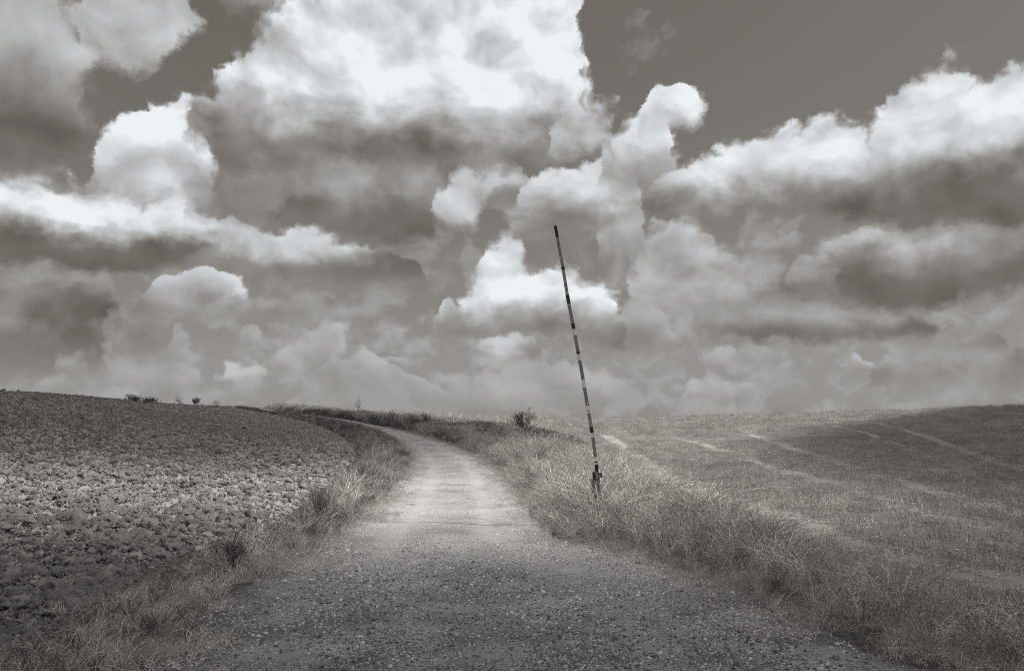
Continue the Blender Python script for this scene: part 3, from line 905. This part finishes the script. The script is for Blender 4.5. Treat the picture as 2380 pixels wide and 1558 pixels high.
# right verge: tall, thinning towards the road
x, y = verge_points(VERGE_R, 46, 14, road_r)
din = dist_line(road_r, x, y); dout = dist_line(verge_e, x, y)
f = fbm(x, y, .45, 3)
hgt = (0.35 + 0.75 * sstep(.05, .9, din)) * (0.45 + .55 * sstep(.0, .9, dout)) * (1 + .85 * f)
keep = RNG.uniform(size=len(x)) < (0.25 + .75 * sstep(-.1, .55, din + .3 * f))
keep &= hgt > .3
x, y, hgt, f = x[keep], y[keep], hgt[keep], f[keep]
p = place(x, y, .8, 1.15)
p[2][:] *= (hgt * (1 + .5 * sstep(45, 90, np.hypot(x, y))))[:, None]
dk = RNG.uniform(size=len(x)) < np.clip(.35 * sstep(.1, .35, fbm(x + 31, y, .5, 3)) + .95 * sstep(28, 60, np.hypot(x, y)) * (.75 + .8 * fbm(x, y, .12, 2)), 0, .97)
scatter('verge_grass', C_TALL, len(tall), *(q[~dk] for q in p), 'tall dry grass along the right side of the gravel road', 'grass')
scatter('verge_weeds', C_DARK, len(dark_), *(q[dk] for q in p), 'dark withered weeds among the tall grass right of the road', 'weeds')
# left verge: lower, matted, with taller clumps
x, y = verge_points(VERGE_L, 58, 12, road_l)
f = fbm(x + 5, y - 8, .5, 3)
r_ = np.hypot(x, y)
din = np.minimum(dist_line(road_l, x, y), dist_line(plow_e, x, y))
keep = RNG.uniform(size=len(x)) < sstep(-.15, .4, din + .35 * f) * np.where(r_ < 14, .9, 1)
x, y, f, r_, din = x[keep], y[keep], f[keep], r_[keep], din[keep]
tallm = RNG.uniform(size=len(x)) < np.clip(.45 + .9 * f + np.where(r_ > 15, .25, -.05), 0, 1)
p = place(x, y, .55, .95)
p[2][:] *= (.72 + .28 * sstep(11, 18, r_))[:, None]
p[2][:] *= (0.75 + .5 * f + .3 * sstep(.1, .7, din))[:, None]
dk = tallm & (RNG.uniform(size=len(x)) < np.clip(.42 + .45 * sstep(.05, .35, fbm(x - 11, y, .6, 3)) + .3 * sstep(35, 60, r_), 0, .9))
scatter('bank_grass', C_TALL, len(tall), *(q[tallm & ~dk] for q in p), 'dry grass between the ploughed field and the road', 'grass')
scatter('matted_grass', C_MAT, len(mat_), *(q[~tallm] for q in p), 'flattened dead grass at the left edge of the road', 'grass')
scatter('bank_weeds', C_DARK, len(dark_), *(q[dk] for q in p), 'dark withered weeds left of the road', 'weeds')

# short dead grass creeping into the gravel on both sides
ex, ey = [], []
for L_, sgn in ((road_l, -1), (road_r, 1)):
    segl = np.hypot(*np.diff(L_, axis=0).T); cum = np.concatenate([[0], np.cumsum(segl)])
    tt = RNG.uniform(0, cum[-1], 42000)
    bx_, by_ = np.interp(tt, cum, L_[:, 0]), np.interp(tt, cum, L_[:, 1])
    off = RNG.normal(.28, .38, len(tt))
    tx = np.interp(tt + .3, cum, L_[:, 0]) - bx_; ty = np.interp(tt + .3, cum, L_[:, 1]) - by_
    nn = np.hypot(tx, ty) + 1e-6
    ex.append(bx_ + sgn * off * ty / nn); ey.append(by_ - sgn * off * tx / nn)
x, y = np.concatenate(ex), np.concatenate(ey)
r_ = np.hypot(x, y)
keep = (r_ > 4) & (r_ < 75) & (y > 2) & (RNG.uniform(size=len(x)) < np.clip(.42 + 1.0 * fbm(x, y, .9, 3), 0, 1) * np.clip(22 / r_, .25, 1))
x, y = x[keep], y[keep]
p = place(x, y, .25, .6)
scatter('edge_grass', C_MAT, len(mat_), *p, 'short dead grass creeping into the edges of the gravel', 'grass')

# --- stubble
xs, ys = [], []
for r0, r1, d in ((5, 22, 17), (22, 48, 7), (48, 90, 2.6), (90, 160, 1.1)):
    x, y = sample(STUB, d, r0, r1, -.6, .82); xs.append(x); ys.append(y)
x, y = np.concatenate(xs), np.concatenate(ys)
lm = lane_mask(x, y); f = fbm(x, y, .3, 3); r_ = np.hypot(x, y)
keep = RNG.uniform(size=len(x)) < np.clip(1.05 - 1.0 * lm + .3 * f, 0, 1)
x, y, r_, f = x[keep], y[keep], r_[keep], f[keep]
p = place(x, y, .75, 1.2, tilt=.15, dz=.03)
p[2][:] *= (1.0 + .35 * f + .9 * sstep(40, 110, r_))[:, None]
scatter('stubble', C_STUB, len(stub_), *p, 'short cut straw stubble covering the field on the right', 'stubble')
x, y = sample(STUB, 5, 5, 40, -.3, .82)
p = place(x, y, .7, 1.2, tilt=.05, dz=.035)
scatter('loose_straw', C_LIT, len(lit_), *p, 'loose straw lying in the stubble field', 'straw')
# dry remains in the ploughed field
xs, ys = [], []
for r0, r1, d in ((6, 25, 5.0), (25, 75, 2.2)):
    x, y = sample(PLOW, d, r0, r1, -.82, .1); xs.append(x); ys.append(y)
x, y = np.concatenate(xs), np.concatenate(ys)
hl = chaikin(trace([(398, 946), (372, 968), (385, 1000), (420, 1030), (380, 1080)]))
hl2 = chaikin(trace([(345, 950), (330, 975), (342, 1005), (320, 1050)]))
hw = np.minimum(dist_line(hl, x, y), dist_line(hl2, x, y))
keep = RNG.uniform(size=len(x)) < np.clip(.12 + 1.1 * fbm(x, y, .16, 3) + 1.2 * (1 - sstep(.4, 1.3, hw)), 0.03, 1)
x, y = x[keep], y[keep]
p = place(x, y, .5, .9, tilt=.2, dz=.09)
scatter('crop_remains', C_STUB, len(stub_), *p, 'dry stubble remains turned up in the ploughed soil', 'stubble')

# --- clods and chippings
def lump(seed, sub, rough, flat=.75, fine=0.0):
    bm = bmesh.new(); bmesh.ops.create_icosphere(bm, subdivisions=sub, radius=1.0)
    o = Vector((seed * 3.7, seed * 1.3, seed * .7))
    for v in bm.verts:
        n = v.co.normalized()
        d = 1 + rough * mnoise.noise(n * 1.3 + o) + rough * .6 * mnoise.noise(n * 3.1 + o) + rough * .35 * abs(mnoise.noise(n * 7 + o))
        d += fine * mnoise.noise(n * 6.5 + o * 2) + fine * .7 * mnoise.noise(n * 13 + o) + fine * .4 * mnoise.noise(n * 25 + o)
        v.co = n * d
        v.co.z *= flat
    me = bpy.data.meshes.new('lump'); bm.to_mesh(me); bm.free()
    return me
clod_me = [lump(k + 1, 4, .75, .80, 0.34) for k in range(8)]
clod_big = [lump(k + 1, 3, .75, .80, 0.34) for k in range(8)]
for me in clod_me + clod_big:
    me.materials.append(M['clod']); me.polygons.foreach_set('use_smooth', [True] * len(me.polygons))
C_CLOD = source_coll('clod_source', clod_me)
chip_me = [lump(k + 30, 1, .4, .65) for k in range(10)]
for k, me in enumerate(chip_me): me.materials.append(M['chip' if k < 5 else 'chip_dark'])
C_CHIP = source_coll('chip_source', chip_me)

def log_sample(P, n, r0, r1, a0, a1):
    r = np.exp(RNG.uniform(np.log(r0), np.log(r1), n)); a = RNG.uniform(a0, a1, n)
    x, y = r * np.sin(a), r * np.cos(a)
    m = in_poly(P, x, y)
    return x[m], y[m], r[m]
def plow_top(x, y): return Z(x, y) + plow_disp(x, y)
x, y, r_ = log_sample(PLOW, 200000, 5.5, 125, -.80, .0)
keep = sd_plow(x, y) > .12
x, y, r_ = x[keep], y[keep], r_[keep]
size = np.clip(RNG.lognormal(math.log(.0100), .80, len(x)) * (1 + 1.3 * sstep(-.05, .35, fbm(x, y, .8, 3))), .006, .085)
size = np.maximum(size, r_ * .0006)
p = place(x, y, 1, 1, tilt=.5, zfun=plow_top)
asp = RNG.uniform(.75, 1.3, (len(x), 3)); p[2][:] = size[:, None] * asp
p[0][:, 2] += size * .15
px_size = size / r_
inview = np.abs(np.arctan2(x, y)) < .6
order = np.argsort(-(px_size * inview))
big, rest = order[:300], order[300:]
sc_ = scatter('small_clods', C_CLOD, len(clod_me), *(q[rest] for q in p), 'lumps of dry clay covering the ploughed field', 'soil')
sc_.parent = pf
for kk in ('label', 'category'): del sc_[kk]
for i in big:
    o = bpy.data.objects.new('clod', clod_big[int(RNG.integers(0, 8))])
    o.location = p[0][i]; o.rotation_euler = p[1][i]; o.scale = p[2][i]
    COL.objects.link(o); o.parent = pf
# chippings on the road
x, y, r_ = log_sample(ROAD, 260000, 4.8, 95, -.72, .72)
dr = sd_road(x, y); tm = track_mask(x, y)
keep = (RNG.uniform(size=len(x)) < (1 - .6 * tm) * np.clip(.55 + 1.3 * fbm(x, y, .8, 3), .12, 1))
x, y, r_ = x[keep], y[keep], r_[keep]
x2, y2 = sample(ROAD, 900, 5, 13, -.72, .72)
k2 = RNG.uniform(size=len(x2)) < np.clip(.5 + 1.2 * fbm(x2, y2, .9, 3), .1, 1)
x, y = np.concatenate([x, x2[k2]]), np.concatenate([y, y2[k2]]); r_ = np.hypot(x, y)
size = np.clip(RNG.lognormal(math.log(.0082), .40, len(x)), .004, .027)
size = np.maximum(size, r_ * .00055)
p = place(x, y, 1, 1, tilt=.6, zfun=road_z)
p[2][:] = size[:, None] * RNG.uniform(.75, 1.3, (len(x), 3))
jm = RNG.uniform(size=len(x)) < junction_shade_mask(x, y)
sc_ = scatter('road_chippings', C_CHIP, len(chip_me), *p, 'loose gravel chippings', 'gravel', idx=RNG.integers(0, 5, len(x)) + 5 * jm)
sc_.parent = rd
for kk in ('label', 'category'): del sc_[kk]
# single pale stones one can pick out
stone_me = [lump(k + 60, 2, .45, .55) for k in range(4)]
for me in stone_me: me.materials.append(M['stone'])
for k, (px, py, s) in enumerate([(813, 1342, .035), (1313, 1262, .045), (1385, 1290, .028), (690, 1290, .03), (662, 1352, .026), (905, 1552, .026), (836, 1482, .028), (1700, 1380, .032), (1170, 1345, .024), (600, 1480, .028), (1945, 1500, .026)]):
    gx_, gy_ = ground_at(px, py)
    o = bpy.data.objects.new('stone', stone_me[k % 4])
    o.location = (gx_, gy_, float(road_z(np.array([gx_]), np.array([gy_]))[0]) + s * .2)
    o.rotation_euler = (0, 0, k * 1.7); o.scale = (s, s * .8, s)
    COL.objects.link(o); o.parent = rd

# ================================================================== road barrier
def steel(name, lo, hi, scale=28, warm=.02, rough=.6):
    q = Mat(name, rough)
    n = q.noise(scale, 6, .75)
    st = q.noise(6, 4, .6, vec=q.stretch((6, 6, 1)))
    v = q.math('MULTIPLY', q.rng(n, .34, .66, lo, hi), q.rng(st, .3, .7, .6, 1.25))
    q.grey(v, warm); q.bump(n, .35, .004)
    return q.m
M['arm'] = steel('weathered_red_paint', .08, .36)
M['arm_dark'] = steel('dark_rusty_steel', .012, .05)
M['band'] = steel('flaking_white_paint', .45, .9, 34)
M['post'] = steel('galvanised_post', .16, .46, 16)
M['iron'] = steel('black_iron', .010, .035, 30)

bx, by = ground_at(1384, 1224)
BZ = float(Z(np.array([bx]), np.array([by]))[0])
def at(x25, y25, Y):
    """picture point (2500 px wide) on the upright plane at depth Y"""
    dx, dy, dz = (float(v) for v in pix_dir(x25 * 2379 / 2500, y25 * 2379 / 2500))
    s = Y / dy
    return Vector((dx * s, Y, CAM_H + dz * s))
barrier = empty('road_barrier', (bx, by, BZ))
tag(barrier, 'raised leaning steel road barrier with worn striped arm in the grass', 'barrier')
O = Vector((bx, by, BZ))
YA = by - 0.075                      # the arm swings just in front of the post
def tube_path(pts, w, d, cap=True):
    """square tube along points in an upright plane"""
    bm = bmesh.new(); rings = []
    for i, p in enumerate(pts):
        t = (pts[min(i + 1, len(pts) - 1)] - pts[max(i - 1, 0)]).normalized()
        s = Vector((t.z, 0, -t.x))
        rings.append([bm.verts.new(p + s * w / 2 * a + Vector((0, d / 2 * b, 0))) for a, b in ((-1, -1), (1, -1), (1, 1), (-1, 1))])
    for a, b in zip(rings[:-1], rings[1:]):
        for k in range(4):
            bm.faces.new((a[k], a[(k + 1) % 4], b[(k + 1) % 4], b[k]))
    bm.faces.new(rings[0][::-1]); bm.faces.new(rings[-1])
    bmesh.ops.recalc_face_normals(bm, faces=bm.faces)
    return bm
def seg(path, y0, y1):
    """piece of the arm between two picture heights"""
    ys = [p[1] for p in path]; xs = [p[0] for p in path]
    keys = [y0] + [y for y in ys if y0 < y < y1] + [y1]
    return [at(float(np.interp(y, ys, xs)), y, YA) - O for y in keys]
path = [(1356, 554), (1374.5, 655), (1385.3, 722), (1419, 900), (1446.5, 1062), (1454, 1115), (1457.5, 1150), (1462.5, 1190), (1467, 1222)]
arm = bm_obj('arm', tube_path(seg(path, 722, 1222), .060, .050), M['arm'], barrier)
def sleeve(y0, y1, mat, name, grow=.003):
    bm_obj(name, tube_path(seg(path, y0, y1), .060 + grow, .050 + grow), mat, arm)
for y0, y1 in ((803, 818), (864, 880), (926, 946), (990, 1001), (1003, 1008), (1056, 1068), (1115, 1126), (1129, 1133)):
    sleeve(y0, y1, M['band'], 'white_band')
for y0, y1 in ((722, 740), (790, 802.5), (858, 863.5), (1001.3, 1002.7), (1042, 1055.5), (1126.3, 1128.7), (1133.5, 1150)):
    sleeve(y0, y1, M['arm_dark'], 'dark_band', .0026)
up1 = bm_obj('arm_extension', tube_path(seg(path, 655, 726), .056, .046), M['arm'], barrier)
up2 = bm_obj('arm_extension', tube_path(seg(path, 554, 659), .051, .042), M['arm'], barrier)
bm_obj('dark_band', tube_path(seg(path, 554.5, 580), .0535, .0445), M['arm_dark'], up2)
bm_obj('worn_band', tube_path(seg(path, 583, 595), .0535, .0445), M['post'], up2)
bm_obj('collar', tube_path(seg(path, 652, 657), .062, .052), M['arm_dark'], barrier)
bm_obj('collar', tube_path(seg(path, 720, 724), .066, .056), M['arm_dark'], barrier)
cap_t = seg(path, 551.5, 555)
bm_obj('end_cap', tube_path(cap_t, .055, .046), M['iron'], up2)

def box(c, size, bevel=.004, rot=None):
    bm = bmesh.new(); bmesh.ops.create_cube(bm, size=1)
    for v in bm.verts: v.co = Vector((v.co.x * size[0], v.co.y * size[1], v.co.z * size[2]))
    if bevel: bmesh.ops.bevel(bm, geom=list(bm.edges), offset=bevel, segments=2, affect='EDGES', profile=.5)
    if rot: bmesh.ops.rotate(bm, verts=bm.verts, matrix=Euler(rot).to_matrix(), cent=(0, 0, 0))
    bmesh.ops.translate(bm, verts=bm.verts, vec=c)
    return bm
def join(*bms):
    a = bms[0]
    for b in bms[1:]:
        me = bpy.data.meshes.new('t'); b.to_mesh(me); b.free(); a.from_mesh(me); bpy.data.meshes.remove(me)
    return a
def cyl(c, r, depth, axis='Y', segs=14):
    bm = bmesh.new()
    bmesh.ops.create_cone(bm, cap_ends=True, segments=segs, radius1=r, radius2=r, depth=depth)
    if axis == 'Y': bmesh.ops.rotate(bm, verts=bm.verts, matrix=Euler((math.pi / 2, 0, 0)).to_matrix(), cent=(0, 0, 0))
    if axis == 'X': bmesh.ops.rotate(bm, verts=bm.verts, matrix=Euler((0, math.pi / 2, 0)).to_matrix(), cent=(0, 0, 0))
    bmesh.ops.translate(bm, verts=bm.verts, vec=c)
    return bm
# U-section post, open towards the camera
pt = at(1454, 1168, by) - O
pb = at(1450, 1262, by) - O
pxm, ph = (pt.x + pb.x) / 2, pt.z
W = .088
post_bm = join(box((0, -.030, (ph - .45) / 2), (W, .006, ph + .45), .002),
               box((-W / 2 - .002, .002, (ph - .45) / 2), (.006, .058, ph + .45), .002),
               box((W / 2 + .002, .002, (ph - .45) / 2), (.006, .058, ph + .45), .002))
bmesh.ops.rotate(post_bm, verts=post_bm.verts, matrix=Euler((0, 0, R(38))).to_matrix(), cent=(0, 0, 0))
bmesh.ops.translate(post_bm, verts=post_bm.verts, vec=(pxm, .012, 0))
bm_obj('post', post_bm, M['post'], barrier)
# pivot head: fork of two cheeks round the arm, axle and bolts
pv = at(1457.5, 1160, by) - O
head_ = bm_obj('pivot_bracket', join(box((pv.x - .035, -.005, pv.z), (.088, .14, .125), .018), box((pv.x + .045, -.085, pv.z + .012), (.085, .035, .085), .014)), M['iron'], barrier, True)
bm_obj('axle', cyl((pv.x + .035, -.112, pv.z), .024, .05), M['post'], head_)
for dx_, dz_ in ((-.045, .03), (-.045, -.03), (.075, .015)):
    bm_obj('bolt', cyl((pv.x + dx_, -.095 if dx_ < 0 else -.108, pv.z + dz_), .011, .03, segs=6), M['post'], head_)
# stay plate low on the post, and the counterweight on the arm's foot
sp = at(1451, 1219, by) - O
bmp = bmesh.new()
prof = [(-.055, -.10), (-.05, .05), (.045, .115), (.05, -.02), (.0, -.09)]
fr = [bmp.verts.new((sp.x + a, -.048, sp.z + b)) for a, b in prof]
bk = [bmp.verts.new((sp.x + a, -.036, sp.z + b)) for a, b in prof]
bmp.faces.new(fr[::-1]); bmp.faces.new(bk)
for k in range(5): bmp.faces.new((fr[k], fr[(k + 1) % 5], bk[(k + 1) % 5], bk[k]))
bmesh.ops.recalc_face_normals(bmp, faces=bmp.faces)
bm_obj('stay_plate', bmp, M['iron'], barrier)
cw = at(1470, 1247, YA) - O
cwo = bm_obj('counterweight', box((cw.x, YA - by, cw.z), (.115, .09, .36), .010, (0, R(-5), 0)), M['arm_dark'], barrier)
bm_obj('strap', box((cw.x - .008, YA - by, cw.z + .13), (.135, .112, .022), .003, (0, R(-5), 0)), M['post'], cwo)
bm_obj('footing', box((pxm, .0, -.10), (.30, .26, .26), .02), M['stone'], barrier)

# ================================================================== shrubs and weeds
def stick(bm, a, b, ra, rb, segs=4):
    d = (b - a)
    if d.length < 1e-5: return
    t = d.normalized(); s = t.orthogonal().normalized(); u = t.cross(s)
    r0 = [bm.verts.new(a + (s * math.cos(k * 2 * math.pi / segs) + u * math.sin(k * 2 * math.pi / segs)) * ra) for k in range(segs)]
    r1 = [bm.verts.new(b + (s * math.cos(k * 2 * math.pi / segs) + u * math.sin(k * 2 * math.pi / segs)) * rb) for k in range(segs)]
    for k in range(segs): bm.faces.new((r0[k], r0[(k + 1) % segs], r1[(k + 1) % segs], r1[k]))
def leafq(bm, p, size, rg):
    d = Vector(rg.normal(0, 1, 3)).normalized(); s = d.orthogonal().normalized() * size * .32
    n = d.cross(s).normalized() * size * .12
    v = [bm.verts.new(q) for q in (p, p + d * size * .5 + s + n, p + d * size, p + d * size * .5 - s + n)]
    bm.faces.new(v)
def shrub(name, px, py, height, width, stems, leaves, leaf, label, cat, seed, up=.8, depth=3, group=None, mat='weed', dyaw=0.0, shift=0.0, rad=.008):
    rg = np.random.default_rng(seed)
    gx_, gy_ = ground_at(px, py)
    r = math.hypot(gx_, gy_)
    gx_, gy_ = gx_ * (1 + shift / r), gy_ * (1 + shift / r)
    o = empty(name, (gx_, gy_, float(Z(np.array([gx_]), np.array([gy_]))[0])))
    tag(o, label, cat, group or {'low_shrub': 'low shrubs along the right verge', 'skyline_bush': 'bushes on the left skyline', 'skyline_weed': 'weeds on the left skyline', 'roadside_weed': 'weeds beside the road', 'bare_stalk': 'bare stalks in the verges'}.get(name))
    bs, bl = bmesh.new(), bmesh.new()
    tips = []
    def grow(a, d, L, rr, lev):
        n = 3
        p = a
        for k in range(n):
            d = (d + Vector(rg.normal(0, .16, 3))).normalized()
            qn = p + d * L / n
            stick(bs, p, qn, rr * (1 - k / n * .4), rr * (1 - (k + 1) / n * .4))
            tips.append((qn, lev))
            if lev < depth and k > 0:
                for b in range(2):
                    dd = (d * .9 + Vector(rg.normal(0, .55, 3)) + Vector((0, 0, .2))).normalized()
                    grow(qn, dd, L * rg.uniform(.42, .68), rr * .55, lev + 1)
            p = qn
    for s in range(stems):
        a = rg.uniform(0, 6.283)
        tilt_ = rg.uniform(.05, 1.0) * math.atan(width / height * .62)
        d = Vector((math.cos(a) * math.sin(tilt_), math.sin(a) * math.sin(tilt_), math.cos(tilt_) * up + .2)).normalized()
        grow(Vector((rg.normal(0, .05 * width), rg.normal(0, .05 * width), -.05)), d, height * rg.uniform(.42, .62), rad, 1)
    good = [t for t in tips if t[1] >= min(2, depth)] or tips
    for k in range(leaves):
        t = good[int(rg.integers(0, len(good)))][0]
        leafq(bl, t + Vector(rg.normal(0, .035, 3)), leaf * rg.uniform(.6, 1.3), rg)
    zs_ = [v.co.z for b in (bs, bl) for v in b.verts]; hs_ = [max(abs(v.co.x), abs(v.co.y)) for b in (bs, bl) for v in b.verts]
    kz, kx = height / np.percentile(zs_, 99.5), .5 * width / np.percentile(hs_, 97)
    for b in (bs, bl):
        for v in b.verts: v.co = Vector((v.co.x * kx, v.co.y * kx, v.co.z * kz))
    so = bm_obj('stems', bs, M['bark'], o); so['kind'] = 'stuff'
    if leaves: bm_obj('leaves', bl, M['leaf' if 'shrub' in name else mat], o)['kind'] = 'stuff'
    else: bl.free()
    return o
shrub('shrub', 1212, 1034, 2.05, 1.75, 10, 1900, .065, 'dark thorny shrub standing tallest in the right verge beyond the barrier', 'shrub', 1)
shrub('low_shrub', 1128, 1022, 1.1, 1.7, 10, 1000, .06, 'low dark bush left of the tall shrub in the verge', 'shrub', 2)
shrub('low_shrub', 1165, 1036, 1.0, 1.1, 8, 600, .06, 'small dark bush at the foot of the tall shrub', 'shrub', 3)
shrub('low_shrub', 968, 998, 1.35, 2.4, 12, 1200, .075, 'dark bush by the outer bend of the road', 'shrub', 4)
shrub('low_shrub', 905, 984, 1.3, 2.0, 9, 800, .075, 'dark bush on the far bend, left of the next one', 'shrub', 5)
shrub('tall_weed', 832, 972, 2.5, .8, 4, 420, .09, 'single upright dark weed on the far verge against the skyline', 'weed', 6, up=1.3)
shrub('skyline_bush', 312, 937, .78, 1.8, 26, 260, .08, 'left one of two low spiky bushes on the skyline of the ploughed hill', 'bush', 7, shift=-1.5)
shrub('skyline_bush', 348, 940, .7, 1.7, 24, 220, .08, 'right one of two low spiky bushes on the skyline of the ploughed hill', 'bush', 8, shift=-1.5)
shrub('skyline_weed', 456, 946, .95, .9, 6, 240, .11, 'small leafy dark weed on the skyline right of the low bushes', 'weed', 9, shift=-2)
shrub('skyline_weed', 415, 944, .9, .8, 4, 60, .09, 'thin bare weed on the skyline between low bushes and leafy weed', 'weed', 10, shift=-2)
shrub('skyline_weed', 500, 948, .9, .9, 4, 60, .09, 'thin bare weed on the skyline nearest the road', 'weed', 11, shift=-2)
shrub('roadside_weed', 742, 1212, .66, .60, 22, 110, .035, 'dark bushy weed in the bank grass left of the road', 'weed', 12)
shrub('roadside_weed', 1232, 1138, .62, .62, 14, 200, .04, 'dark leafy weed at the right edge of the road', 'weed', 14)
shrub('roadside_weed', 1262, 1092, .8, .8, 14, 220, .045, 'dark weed in the verge grass below the tall shrub', 'weed', 15)
shrub('roadside_weed', 545, 1330, .5, .55, 12, 30, .03, 'sprawling dark weed at the edge of the ploughed soil', 'weed', 16)
shrub('bare_stalk', 108, 1515, .62, .10, 1, 0, .02, 'tall bare stalk in the grass at the lower left corner', 'stalk', 17, depth=1, rad=.005)
shrub('bare_stalk', 352, 1440, .58, .3, 3, 0, .02, 'bare forked stalk on the left bank above the matted grass', 'stalk', 18, depth=2, rad=.004)
shrub('bare_stalk', 1800, 1305, .55, .25, 3, 24, .03, 'dark dry stalk in the right verge beside the lane', 'stalk', 19, depth=2, rad=.004)
# pale stone lying in the stubble
sx_, sy_ = ground_at(1322, 991)
o = add_mesh('field_stone', [tuple(v.co) for v in stone_me[0].vertices], [tuple(p_.vertices) for p_ in stone_me[0].polygons], M['stone'])
o.location = (sx_, sy_, float(Z(np.array([sx_]), np.array([sy_]))[0]) + .12); o.scale = (.26, .2, .16)
tag(o, 'pale stone lying in the far stubble', 'stone')

# ================================================================== unseen clouds, added to shade parts of the land from the sun
cm = bpy.data.materials.new('shade_cloud_vapour'); cm.use_nodes = True
cm.node_tree.nodes.clear()
pv_ = cm.node_tree.nodes.new('ShaderNodeVolumePrincipled')
pv_.inputs['Color'].default_value = (.97, .97, .97, 1)
pv_.inputs['Density'].default_value = 0.070
ou = cm.node_tree.nodes.new('ShaderNodeOutputMaterial')
cm.node_tree.links.new(pv_.outputs[0], ou.inputs['Volume'])
CLOUD_ALT = 620.0
def shade_cloud(gx_, gy_, rx, ry, rz, seed, power=1.0):
    """unseen cumulus, added so that its shade falls on the land around (gx, gy)"""
    c = Vector((gx_, gy_, 1)) + SUN_DIR * (CLOUD_ALT / SUN_DIR.z)
    bm = bmesh.new(); bmesh.ops.create_icosphere(bm, subdivisions=5, radius=1)
    of = Vector((seed * 5.1, 0, 0))
    for v in bm.verts:
        n = v.co.normalized()
        d = 1 + .06 * mnoise.noise(n * 2.5 + of) + .04 * mnoise.noise(n * 6 + of)
        v.co = Vector((n.x * rx * d, n.y * ry * d, n.z * rz * d * (1 if n.z > 0 else .5)))
    o = bm_obj('cloud', bm, cm, None, True)  # out of view, there only for the shade it casts
    o.location = c
    tag(o, kind='structure')
    return o
shade_cloud(0, -65.5, 130, 78, 45, 1)        # added to shade the foreground
shade_cloud(98, 15, 88, 80, 42, 2)        # added to shade the stubble to the right
shade_cloud(-84, 55, 84, 62, 56, 3)      # added to shade the ploughed hill to the left
